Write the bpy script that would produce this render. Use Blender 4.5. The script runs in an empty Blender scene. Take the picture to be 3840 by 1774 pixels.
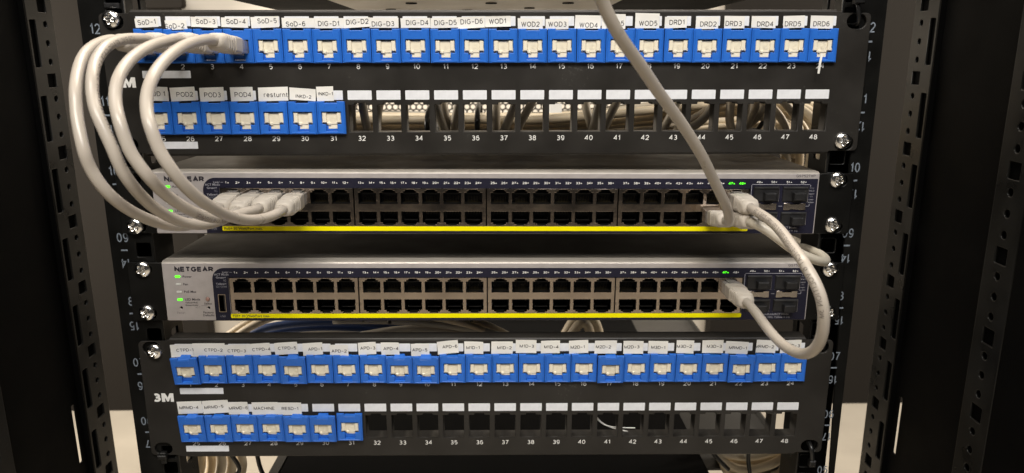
import bpy, math, random
from mathutils import Vector, Matrix

random.seed(7)
MM = 0.001
scene = bpy.context.scene
COL = scene.collection
PI = math.pi
R = math.radians

# ------------------------------------------------------------------ camera
cam_data = bpy.data.cameras.new('camera')
cam_data.sensor_width = 36.0
cam_data.lens = 2735.57 / 3840 * 36.0
cam_data.clip_start = 0.01
cam_data.clip_end = 50.0
cam_data.dof.use_dof = True
cam_data.dof.focus_distance = 0.475
cam_data.dof.aperture_fstop = 11.0
cam = bpy.data.objects.new('camera', cam_data)
COL.objects.link(cam)
_p, _y, _r = 0.236322, 0.0156214, -0.0025732
_f = Vector((math.sin(_y) * math.cos(_p), math.cos(_y) * math.cos(_p), -math.sin(_p)))
_rt = Vector((math.cos(_y), -math.sin(_y), 0))
_u = _rt.cross(_f)
_r2 = math.cos(_r) * _rt + math.sin(_r) * _u
_u2 = -math.sin(_r) * _rt + math.cos(_r) * _u
cam.matrix_world = Matrix(((_r2.x, _u2.x, -_f.x, 8.461 * MM), (_r2.y, _u2.y, -_f.y, -474.66 * MM),
                           (_r2.z, _u2.z, -_f.z, 255.41 * MM), (0, 0, 0, 1)))
scene.camera = cam

# ------------------------------------------------------------------ world, lamps, exposure
world = bpy.data.worlds.new('World')
scene.world = world
world.use_nodes = True
world.node_tree.nodes['Background'].inputs[0].default_value = (1.0, 0.93, 0.85, 1)
world.node_tree.nodes['Background'].inputs[1].default_value = 0.03

def area_lamp(name, loc, target, sx, sy, watts, colour):
    d = bpy.data.lights.new(name, 'AREA')
    d.shape = 'RECTANGLE'
    d.size, d.size_y, d.energy, d.color = sx, sy, watts, colour
    o = bpy.data.objects.new(name, d)
    COL.objects.link(o)
    o.location = loc
    o.rotation_euler = (Vector(target) - Vector(loc)).to_track_quat('-Z', 'Y').to_euler()
    return o

area_lamp('ceiling_and_fill_lamp', (-0.12, -0.80, 1.30), (0, 0, 0.2), 1.0, 0.4, 25.5, (1.0, 0.93, 0.83))
area_lamp('ceiling_and_fill_lamp', (0.6, -1.6, 1.75), (0, 0, 0.15), 1.2, 0.3, 16.0, (0.93, 0.95, 1.0))
area_lamp('ceiling_and_fill_lamp', (-1.15, 0.26, 0.27), (0.1, 0.13, 0.15), 0.4, 0.35, 20.0, (1.0, 0.9, 0.77))  # low side fill added at left rear for cables and lids, not a ceiling lamp
area_lamp('ceiling_and_fill_lamp', (1.15, 0.30, 0.42), (0.1, 0.12, 0.18), 0.4, 0.35, 13.0, (1.0, 0.9, 0.77))  # fill added low at right rear to brighten the cable bundle
area_lamp('ceiling_and_fill_lamp', (0.1, 0.6, 1.75), (0.1, 0.55, -0.3), 1.4, 0.2, 29.0, (1.0, 0.9, 0.78))

scene.render.engine = 'CYCLES'
scene.view_settings.view_transform = 'Standard'
scene.view_settings.look = 'None'
scene.view_settings.exposure = 0.0
scene.view_settings.gamma = 1.0

# ------------------------------------------------------------------ materials
MATS = {}
def mat(name, col, rough=0.5, metal=0.0, var=0.06, scale=60.0, bump=0.0, bscale=900.0, specks=0.0, emit=0.0, spec=0.5,
        rvar=0.08, coat=0.0, trans=0.0, aniso=None):
    m = bpy.data.materials.new(name)
    m.use_nodes = True
    nt = m.node_tree
    b = nt.nodes['Principled BSDF']
    tc = nt.nodes.new('ShaderNodeTexCoord')
    n = nt.nodes.new('ShaderNodeTexNoise')
    n.inputs['Scale'].default_value = scale
    n.inputs['Detail'].default_value = 4
    if aniso:
        mp = nt.nodes.new('ShaderNodeMapping')
        mp.inputs['Scale'].default_value = aniso
        nt.links.new(tc.outputs['Object'], mp.inputs[0])
        nt.links.new(mp.outputs[0], n.inputs['Vector'])
    else:
        nt.links.new(tc.outputs['Object'], n.inputs['Vector'])
    ramp = nt.nodes.new('ShaderNodeMapRange')
    ramp.inputs[1].default_value, ramp.inputs[2].default_value = 0.3, 0.7
    ramp.inputs[3].default_value, ramp.inputs[4].default_value = 1 - var, 1 + var
    nt.links.new(n.outputs['Fac'], ramp.inputs[0])
    mul = nt.nodes.new('ShaderNodeVectorMath')
    mul.operation = 'SCALE'
    mul.inputs[0].default_value = col
    nt.links.new(ramp.outputs[0], mul.inputs['Scale'])
    out = mul.outputs[0]
    if specks:
        n2 = nt.nodes.new('ShaderNodeTexNoise')
        n2.inputs['Scale'].default_value = 700.0
        n2.inputs['Detail'].default_value = 2
        nt.links.new(tc.outputs['Object'], n2.inputs['Vector'])
        n3 = nt.nodes.new('ShaderNodeTexNoise')
        n3.inputs['Scale'].default_value = 28.0
        nt.links.new(tc.outputs['Object'], n3.inputs['Vector'])
        a = nt.nodes.new('ShaderNodeMath')
        a.operation = 'MULTIPLY'
        nt.links.new(n2.outputs['Fac'], a.inputs[0])
        nt.links.new(n3.outputs['Fac'], a.inputs[1])
        mr = nt.nodes.new('ShaderNodeMapRange')
        mr.inputs[1].default_value, mr.inputs[2].default_value = 0.41, 0.5
        mr.inputs[3].default_value, mr.inputs[4].default_value = 0.0, specks
        nt.links.new(a.outputs[0], mr.inputs[0])
        mx = nt.nodes.new('ShaderNodeMix')
        mx.data_type = 'RGBA'
        mx.inputs['B'].default_value = (0.35, 0.34, 0.31, 1)
        nt.links.new(mr.outputs[0], mx.inputs['Factor'])
        nt.links.new(out, mx.inputs['A'])
        out = mx.outputs['Result']
    nt.links.new(out, b.inputs['Base Color'])
    rr = nt.nodes.new('ShaderNodeMapRange')
    rr.inputs[1].default_value, rr.inputs[2].default_value = 0.3, 0.7
    rr.inputs[3].default_value, rr.inputs[4].default_value = max(0.02, rough - rvar), min(1, rough + rvar)
    nt.links.new(n.outputs['Fac'], rr.inputs[0])
    nt.links.new(rr.outputs[0], b.inputs['Roughness'])
    b.inputs['Metallic'].default_value = metal
    b.inputs['Specular IOR Level'].default_value = spec
    if coat:
        b.inputs['Coat Weight'].default_value = coat
        b.inputs['Coat Roughness'].default_value = 0.15
    if trans:
        b.inputs['Transmission Weight'].default_value = trans
    if bump:
        nb = nt.nodes.new('ShaderNodeTexNoise')
        nb.inputs['Scale'].default_value = bscale
        nb.inputs['Detail'].default_value = 2
        nt.links.new(tc.outputs['Object'], nb.inputs['Vector'])
        bp = nt.nodes.new('ShaderNodeBump')
        bp.inputs['Strength'].default_value = bump
        bp.inputs['Distance'].default_value = 0.0004
        nt.links.new(nb.outputs['Fac'], bp.inputs['Height'])
        nt.links.new(bp.outputs[0], b.inputs['Normal'])
    if emit:
        b.inputs['Emission Color'].default_value = (*col, 1)
        b.inputs['Emission Strength'].default_value = emit
    MATS[name] = m
    return m

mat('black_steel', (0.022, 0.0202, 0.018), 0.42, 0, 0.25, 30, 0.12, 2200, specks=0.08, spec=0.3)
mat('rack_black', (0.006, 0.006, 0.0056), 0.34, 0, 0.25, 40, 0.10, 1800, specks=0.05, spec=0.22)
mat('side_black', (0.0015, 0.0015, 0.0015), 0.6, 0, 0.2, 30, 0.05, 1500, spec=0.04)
mat('blue_plastic', (0.022, 0.14, 0.57), 0.34, 0, 0.06, 80, 0.03, 1500, spec=0.35)
mat('cream_plastic', (0.80, 0.74, 0.60), 0.38, 0, 0.03, 120, 0.02, 1500)
mat('print_white', (0.74, 0.76, 0.80), 0.5, 0, 0.05, 300)
mat('paper', (0.78, 0.77, 0.73), 0.55, 0, 0.04, 90, 0.08, 500)
mat('ink', (0.02, 0.018, 0.022), 0.6, 0, 0.2, 800)
mat('number_white', (0.80, 0.80, 0.78), 0.5, 0, 0.08, 500)
mat('rail_print', (0.17, 0.20, 0.24), 0.6, 0, 0.3, 900)
mat('chrome', (0.88, 0.87, 0.85), 0.20, 1.0, 0.08, 300, 0.30, 350, rvar=0.08)
mat('switch_silver', (0.43, 0.40, 0.395), 0.42, 0.2, 0.05, 200, 0.10, 2500)
mat('shaded_lid_steel', (0.062, 0.056, 0.047), 0.5, 0.0, 0.12, 50, 0.10, 1500, specks=0.12, spec=0.22)  # the shade lying on the lid is put into this dark base
mat('lit_fold_steel', (0.42, 0.39, 0.35), 0.38, 0.35, 0.06, 120, 0.08, 1500)  # lighter base carries the light on the lid's folded front edge
mat('navy_label', (0.012, 0.012, 0.026), 0.45, 0, 0.2, 1200, 0.10, 2500, spec=0.3)
mat('yellow_label', (0.88, 0.80, 0.0), 0.5, 0, 0.04, 60, spec=0.15)
mat('port_steel', (0.56, 0.48, 0.41), 0.11, 1.0, 0.15, 40, 0.12, 110, rvar=0.05)
mat('sfp_steel', (0.62, 0.56, 0.51), 0.25, 1.0, 0.1, 90, 0.05, 600)
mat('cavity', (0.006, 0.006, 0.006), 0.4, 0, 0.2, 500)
mat('contact', (0.30, 0.24, 0.13), 0.35, 1.0, 0.3, 800)
mat('cover_black', (0.016, 0.016, 0.017), 0.38, 0, 0.2, 200, 0.05, 1500)
mat('grey_text', (0.36, 0.36, 0.40), 0.5, 0, 0.1, 500)
mat('dark_text', (0.025, 0.022, 0.03), 0.5, 0, 0.1, 500)
mat('led_green', (0.10, 1.0, 0.02), 0.3, 0, 0.02, 50, emit=1.6)
mat('led_off', (0.62, 0.63, 0.60), 0.4, 0, 0.02, 50)
mat('button_rose', (0.36, 0.22, 0.18), 0.5, 0, 0.05, 200)
mat('cable_jacket', (0.44, 0.395, 0.34), 0.34, 0, 0.04, 45, 0.03, 300)
mat('cable_cream', (0.62, 0.57, 0.47), 0.36, 0, 0.04, 45, 0.03, 300)
mat('boot_rubber', (0.50, 0.455, 0.395), 0.5, 0, 0.04, 120, 0.05, 900)
mat('clear_plug', (0.33, 0.31, 0.29), 0.14, 0, 0.12, 160, 0.0, coat=0.5)
mat('cable_print', (0.13, 0.11, 0.10), 0.6, 0, 0.4, 1200)
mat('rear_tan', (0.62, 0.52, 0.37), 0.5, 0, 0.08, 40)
mat('rear_shaded_tan', (0.30, 0.255, 0.185), 0.5, 0, 0.08, 40)  # rear tan with the shade of the backlit hanging cables put into it
mat('rear_grey', (0.36, 0.33, 0.28), 0.5, 0, 0.08, 40)
mat('rear_blue', (0.02, 0.05, 0.16), 0.5, 0, 0.08, 40)
mat('tie_black', (0.008, 0.008, 0.008), 0.35, 0, 0.1, 200)
mat('mesh_steel', (0.20, 0.19, 0.17), 0.45, 0.6, 0.15, 60)
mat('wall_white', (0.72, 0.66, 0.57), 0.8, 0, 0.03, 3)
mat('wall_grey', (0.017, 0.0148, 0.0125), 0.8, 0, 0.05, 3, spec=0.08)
mat('floor_beige', (0.35, 0.315, 0.26), 0.45, 0, 0.10, 9, 0.02, 60)
mat('device_grey', (0.33, 0.30, 0.25), 0.45, 0.4, 0.08, 20)
mat('device_black', (0.004, 0.004, 0.004), 0.8, 0, 0.2, 20, spec=0.05)
mat('shelf_grey', (0.03, 0.029, 0.027), 0.5, 0, 0.1, 20)

# ------------------------------------------------------------------ helpers (all lengths in mm)
class MB:
    def __init__(s):
        s.v, s.f, s.m = [], [], []
    def add(s, v, f, mi=0):
        o = len(s.v)
        s.v += [tuple(p) for p in v]
        s.f += [tuple(i + o for i in q) for q in f]
        s.m += [mi] * len(f)
        return s
    def box(s, x0, x1, y0, y1, z0, z1, mi=0):
        v = [(x, y, z) for x in (x0, x1) for y in (y0, y1) for z in (z0, z1)]
        return s.add(v, [(0, 1, 3, 2), (4, 6, 7, 5), (0, 4, 5, 1), (2, 3, 7, 6), (0, 2, 6, 4), (1, 5, 7, 3)], mi)
    def bbox(s, x0, x1, y0, y1, z0, z1, b=0.3, mi=0):
        """box whose front (-y) edges are chamfered by b"""
        v = [(x0, y1, z0), (x1, y1, z0), (x1, y1, z1), (x0, y1, z1),
             (x0, y0 + b, z0), (x1, y0 + b, z0), (x1, y0 + b, z1), (x0, y0 + b, z1),
             (x0 + b, y0, z0 + b), (x1 - b, y0, z0 + b), (x1 - b, y0, z1 - b), (x0 + b, y0, z1 - b)]
        f = [(0, 3, 2, 1)] + [(i, (i + 1) % 4, (i + 1) % 4 + 4, i + 4) for i in range(4)] + \
            [(i + 4, (i + 1) % 4 + 4, (i + 1) % 4 + 8, i + 8) for i in range(4)] + [(8, 9, 10, 11)]
        return s.add(v, f, mi)
    def merge(s, me, mi=0, M=None):
        vs = [(M @ v.co if M else v.co) * 1000 for v in me.vertices]
        return s.add(vs, [tuple(p.vertices) for p in me.polygons], mi)
    def mesh(s, name, mats, smooth=False, angle=None):
        me = bpy.data.meshes.new(name)
        me.from_pydata([(a * MM, b * MM, c * MM) for a, b, c in s.v], [], s.f)
        for k in mats if isinstance(mats, (list, tuple)) else [mats]:
            me.materials.append(MATS[k])
        if any(s.m):
            me.polygons.foreach_set('material_index', s.m)
        if smooth:
            me.polygons.foreach_set('use_smooth', [True] * len(s.f))
            if angle:
                me.set_sharp_from_angle(angle=R(angle))
        me.update()
        return me

def obj(name, me, parent=None, loc=(0, 0, 0), rot=(0, 0, 0)):
    o = bpy.data.objects.new(name, me)
    COL.objects.link(o)
    o.location = [c * MM for c in loc]
    o.rotation_euler = rot
    if parent:
        o.parent = parent
    return o

def tag(o, label=None, cat=None, group=None, kind=None):
    if label: o['label'] = label
    if cat: o['category'] = cat
    if group: o['group'] = group
    if kind: o['kind'] = kind
    return o

def thing(name, label, cat, group=None, loc=(0, 0, 0), rot=(0, 0, 0)):
    return tag(obj(name, None, None, loc, rot), label, cat, group)

def curve_mesh(outlines, t, bevel=0.0, res=1):
    c = bpy.data.curves.new('tmp', 'CURVE')
    c.dimensions = '2D'
    c.fill_mode = 'BOTH'
    for pts in outlines:
        s = c.splines.new('POLY')
        s.points.add(len(pts) - 1)
        for q, p in zip(s.points, pts):
            q.co = (p[0], p[1], 0, 1)
        s.use_cyclic_u = True
    c.extrude = max(0.0, t / 2 - bevel)
    c.bevel_depth = bevel
    c.bevel_resolution = res
    c.offset = -bevel
    o = bpy.data.objects.new('tmp', c)
    me = bpy.data.meshes.new_from_object(o)
    bpy.data.objects.remove(o)
    bpy.data.curves.remove(c)
    return me

def plate(name, outlines, y0, y1, mats, bevel=0.0, res=1, side=None, xmid=0.0):
    """plate in the XZ plane between y0 and y1; with side=True in the YZ plane (outline = (y,z)) around x = xmid"""
    me = curve_mesh(outlines, abs(y1 - y0), bevel, res)
    for v in me.vertices:
        a, b, c = v.co
        if side:
            v.co = ((xmid + c) * MM, a * MM, b * MM)
        else:
            v.co = (a * MM, ((y0 + y1) / 2 - c) * MM, b * MM)
    me.name = name
    me.materials.clear()
    me.materials.append(MATS[mats])
    me.update()
    return me

def rrect(cx, cz, w, h, r=0.0, n=4):
    if r <= 0:
        return [(cx - w / 2, cz - h / 2), (cx + w / 2, cz - h / 2), (cx + w / 2, cz + h / 2), (cx - w / 2, cz + h / 2)]
    out = []
    for k, (sx, sz) in enumerate(((1, -1), (1, 1), (-1, 1), (-1, -1))):
        a0 = (-90, 0, 90, 180)[k]
        for i in range(n + 1):
            a = R(a0 + 90 * i / n)
            out.append((cx + sx * (w / 2 - r) + r * math.cos(a), cz + sz * (h / 2 - r) + r * math.sin(a)))
    return out

def circle(cx, cz, r, n=20):
    return [(cx + r * math.cos(2 * PI * i / n), cz + r * math.sin(2 * PI * i / n)) for i in range(n)]

# a plain single-line sans alphabet, drawn as ribbons: glyph -> (width, strokes), cap height 1
def _a(cx, cy, rx, ry, a0, a1, n=9):
    return [(cx + rx * math.cos(R(a0 + (a1 - a0) * i / n)), cy + ry * math.sin(R(a0 + (a1 - a0) * i / n))) for i in range(n + 1)]
GLYPH = {
    ' ': (0.3, []), '-': (0.5, [[(0.02, .42), (.48, .42)]]), '/': (0.36, [[(0, -.08), (.36, 1.05)]]), '.': (0.12, [[(.06, 0), (.06, .12)]]),
    '+': (0.56, [[(0, .4), (.56, .4)], [(.28, .12), (.28, .68)]]),
    '0': (.58, [_a(.29, .5, .29, .5, 90, 450, 18)]), '1': (.34, [[(.02, .78), (.18, .86), (.26, 1), (.26, 0)]]),
    '2': (.58, [_a(.29, .71, .28, .29, 165, -35, 9) + [(0.0, 0.0), (.58, 0)]]),
    '3': (.57, [_a(.27, .745, .25, .255, 135, -70, 8) + [(.2, .52)], [(.2, .52)] + _a(.27, .265, .29, .265, 78, -140, 9)]),
    '4': (.6, [[(.44, 0), (.44, 1), (0, .3), (.6, .3)]]), '5': (.57, [[(.52, 1), (.1, 1), (.05, .52)] + _a(.27, .325, .29, .325, 118, -128, 9)]),
    '6': (.57, [[(.49, .9)] + _a(.3, .62, .28, .38, 75, 170, 5) + _a(.285, .32, .275, .32, 180, 540, 14)]), '7': (.56, [[(0, 1), (.56, 1), (.32, .5), (.18, 0)]]),
    '8': (.57, [_a(.285, .755, .23, .245, -90, 270, 12), _a(.285, .265, .28, .265, 90, 450, 12)]),
    '9': (.57, [[(.08, .1)] + _a(.27, .38, .28, .38, 255, 350, 5) + _a(.285, .68, .275, .32, 0, 360, 14)]),
    'A': (.7, [[(0, 0), (.35, 1), (.7, 0)], [(.13, .34), (.57, .34)]]), 'B': (.6, [[(0, 0), (0, 1), (.32, 1)] + _a(.33, .76, .23, .24, 90, -90, 6) + [(0, .52)], [(.3, .52)] + _a(.33, .26, .27, .26, 90, -90, 6) + [(0, 0)]]),
    'C': (.7, [_a(.37, .5, .37, .5, 45, 315, 14)]), 'D': (.66, [[(0, 0), (0, 1), (.28, 1)] + _a(.28, .5, .38, .5, 90, -90, 10) + [(0, 0)]]),
    'E': (.58, [[(.58, 1), (0, 1), (0, 0), (.58, 0)], [(0, .53), (.53, .53)]]), 'F': (.56, [[(.56, 1), (0, 1), (0, 0)], [(0, .52), (.48, .52)]]),
    'G': (.74, [_a(.38, .5, .38, .5, 42, 318, 14) + [(.72, .44), (.42, .44)]]), 'H': (.64, [[(0, 0), (0, 1)], [(.64, 0), (.64, 1)], [(0, .53), (.64, .53)]]),
    'I': (.1, [[(.05, 0), (.05, 1)]]), 'K': (.62, [[(0, 0), (0, 1)], [(.6, 1), (.02, .4)], [(.22, .58), (.62, 0)]]), 'L': (.5, [[(0, 1), (0, 0), (.5, 0)]]),
    'M': (.78, [[(0, 0), (0, 1), (.39, .05), (.78, 1), (.78, 0)]]), 'N': (.66, [[(0, 0), (0, 1), (.66, 0), (.66, 1)]]), 'O': (.78, [_a(.39, .5, .39, .5, 90, 450, 18)]),
    'P': (.6, [[(0, 0), (0, 1), (.33, 1)] + _a(.33, .73, .27, .27, 90, -90, 8) + [(0, .46)]]),
    'R': (.64, [[(0, 0), (0, 1), (.35, 1)] + _a(.35, .735, .26, .265, 90, -90, 8) + [(0, .47)], [(.34, .47), (.62, 0)]]),
    'S': (.6, [_a(.3, .745, .27, .255, 25, 230, 9) + _a(.3, .265, .3, .265, 65, -160, 10)]), 'T': (.62, [[(0, 1), (.62, 1)], [(.31, 1), (.31, 0)]]),
    'U': (.64, [[(0, 1), (0, .34)] + _a(.32, .32, .32, .32, 180, 360, 9) + [(.64, 1)]]), 'V': (.66, [[(0, 1), (.33, 0), (.66, 1)]]),
    'W': (.92, [[(0, 1), (.23, 0), (.46, .95), (.69, 0), (.92, 1)]]), 'X': (.64, [[(0, 0), (.64, 1)], [(0, 1), (.64, 0)]]), 'Y': (.64, [[(0, 1), (.32, .48), (.32, 0)], [(.64, 1), (.32, .48)]]),
    'e': (.52, [[(.04, .4), (.5, .4)] + _a(.26, .365, .26, .365, 8, 320, 13)]), 'n': (.46, [[(0, 0), (0, .72)], [(0, .42)] + _a(.23, .49, .23, .24, 165, 0, 7) + [(.46, 0)]]),
    'o': (.54, [_a(.27, .365, .27, .365, 90, 450, 16)]), 'r': (.3, [[(0, 0), (0, .72)], [(0, .42)] + _a(.2, .5, .2, .22, 160, 80, 5) + [(.31, .71)]]),
    's': (.46, [_a(.23, .55, .2, .18, 25, 230, 7) + _a(.23, .19, .23, .19, 65, -160, 8)]), 't': (.3, [[(.12, .95), (.12, .15), (.18, .02), (.3, .01)], [(0, .71), (.29, .71)]]),
    'u': (.46, [[(0, .72), (0, .26)] + _a(.23, .24, .23, .24, 180, 345, 6) + [(.46, .3)], [(.46, .72), (.46, 0)]]),
}
def stroke_text(body, cap, xs, wt, align):
    vs, fs, x, lay = [], [], 0.0, 0
    hw = wt / 2
    for ch in body:
        w, strokes = GLYPH[ch]
        for k, st in enumerate(strokes):
            p = [((x + a) * xs, c * (1 - wt) + hw) for a, c in st]
            p = [q for i, q in enumerate(p) if i == 0 or math.hypot(q[0] - p[i - 1][0], q[1] - p[i - 1][1]) > 1e-4]
            q2 = [p[0]]
            for e0, e1 in zip(p, p[1:]):
                m = max(1, int(math.hypot(e1[0] - e0[0], e1[1] - e0[1]) / 0.24))
                q2 += [(e0[0] + (e1[0] - e0[0]) * j / m, e0[1] + (e1[1] - e0[1]) * j / m) for j in range(1, m + 1)]
            p = q2
            closed = math.hypot(p[0][0] - p[-1][0], p[0][1] - p[-1][1]) < 1e-3
            n = len(p)
            base = len(vs)
            for i in range(n):
                a = p[i - 1] if i else (p[-2] if closed else None)
                c = p[i + 1] if i < n - 1 else (p[1] if closed else None)
                d0 = Vector((p[i][0] - a[0], p[i][1] - a[1])).normalized() if a else None
                d1 = Vector((c[0] - p[i][0], c[1] - p[i][1])).normalized() if c else None
                d0, d1 = d0 or d1, d1 or d0
                n0, n1 = Vector((-d0.y, d0.x)), Vector((-d1.y, d1.x))
                m = n0 + n1
                m = m.normalized() if m.length > 0.2 else n0
                L = hw / max(0.42, m.dot(n0))
                vs.append((p[i][0] + m.x * L, p[i][1] + m.y * L, k))
                vs.append((p[i][0] - m.x * L, p[i][1] - m.y * L, k))
            for i in range(n - 1):
                o = base + 2 * i
                fs.append((o, o + 1, o + 3, o + 2))
        x += w + (0.2 + wt * 0.55 if ch != ' ' else 0.1) / max(0.8, min(xs, 1.2))
    tot = max((v[0] for v in vs), default=0)
    sh = {'CENTER': -tot / 2, 'LEFT': 0, 'RIGHT': -tot}[align]
    return [((a + sh) * cap, (c - 0.5) * cap, k) for a, c, k in vs], fs

TEXT = {}
def text_flat(body, cap, xs=1.0, bold=0.0, align='CENTER', shear=0.0):
    """flat lettering, list of (u,v) in mm with faces; v=0 at mid cap height"""
    key = (body, cap, xs, bold, align, shear)
    if key in TEXT:
        return TEXT[key]
    if all(ch in GLYPH for ch in body):
        TEXT[key] = stroke_text(body, cap, xs, max(0.07, bold), align)
        return TEXT[key]
    c = bpy.data.curves.new('tmp', 'FONT')
    c.body = body
    c.align_x = align
    c.resolution_u = 2
    c.offset = min(bold, 0.012)
    c.shear = shear
    o = bpy.data.objects.new('tmp', c)
    me = bpy.data.meshes.new_from_object(o)
    k = cap / 0.69
    vs = [(v.co.x * k * xs, (v.co.y - 0.345) * k, 0) for v in me.vertices]
    fs = [tuple(p.vertices) for p in me.polygons]
    bpy.data.objects.remove(o)
    bpy.data.curves.remove(c)
    bpy.data.meshes.remove(me)
    TEXT[key] = (vs, fs)
    return TEXT[key]

def put_text(mb, body, x, z, y, cap, xs=1.0, bold=0.0, align='CENTER', ang=0.0, mi=0, shear=0.0):
    vs, fs = text_flat(body, cap, xs, bold, align, shear)
    c, s = math.cos(R(ang)), math.sin(R(ang))
    return mb.add([(x + u * c - v * s, y - 0.012 * k, z + u * s + v * c) for u, v, k in vs], fs, mi)

def catmull(pts, n=8):
    P = [Vector(p) for p in pts]
    P = [P[0] * 2 - P[1]] + P + [P[-1] * 2 - P[-2]]
    out = []
    for i in range(1, len(P) - 2):
        for k in range(n):
            t = k / n
            a, b, c, d = P[i - 1], P[i], P[i + 1], P[i + 2]
            out.append(0.5 * ((2 * b) + (c - a) * t + (2 * a - 5 * b + 4 * c - d) * t * t + (3 * b - a - 3 * c + d) * t ** 3))
    out.append(P[-2])
    return out

def smooth_path(pts, n=8, it=12):
    p = catmull(pts, n)
    for _ in range(it):
        p = [p[0]] + [(p[i - 1] + p[i] * 2 + p[i + 1]) / 4 for i in range(1, len(p) - 1)] + [p[-1]]
    return p

def frames(p, up=Vector((0, 0, 1))):
    T = [(p[min(i + 1, len(p) - 1)] - p[max(i - 1, 0)]).normalized() for i in range(len(p))]
    n = T[0].cross(up)
    n = n.normalized() if n.length > 1e-4 else T[0].orthogonal().normalized()
    out = []
    for t in T:
        n = (n - t * n.dot(t)).normalized()
        out.append((t, n, t.cross(n)))
    return out

def tube(mb, p, r, sides=12, caps=True, mi=0, wob=0.0):
    F = frames(p)
    o = len(mb.v)
    for i, (q, (t, n, b)) in enumerate(zip(p, F)):
        rr = r * (1 + wob * math.sin(i * 1.7 + q.x * 0.1))
        for k in range(sides):
            a = 2 * PI * k / sides
            mb.v.append(tuple(q + n * (rr * math.cos(a)) + b * (rr * math.sin(a))))
    for i in range(len(p) - 1):
        for k in range(sides):
            k2 = (k + 1) % sides
            mb.f.append((o + i * sides + k, o + i * sides + k2, o + (i + 1) * sides + k2, o + (i + 1) * sides + k))
            mb.m.append(mi)
    if caps:
        mb.f.append(tuple(o + k for k in reversed(range(sides))))
        mb.f.append(tuple(o + (len(p) - 1) * sides + k for k in range(sides)))
        mb.m += [mi, mi]
    return mb

def ellipse(cx, cy, cz, ry, rz, n=24):
    return [Vector((cx, cy + ry * math.cos(2 * PI * i / n), cz + rz * math.sin(2 * PI * i / n))) for i in range(n + 1)]

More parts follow.
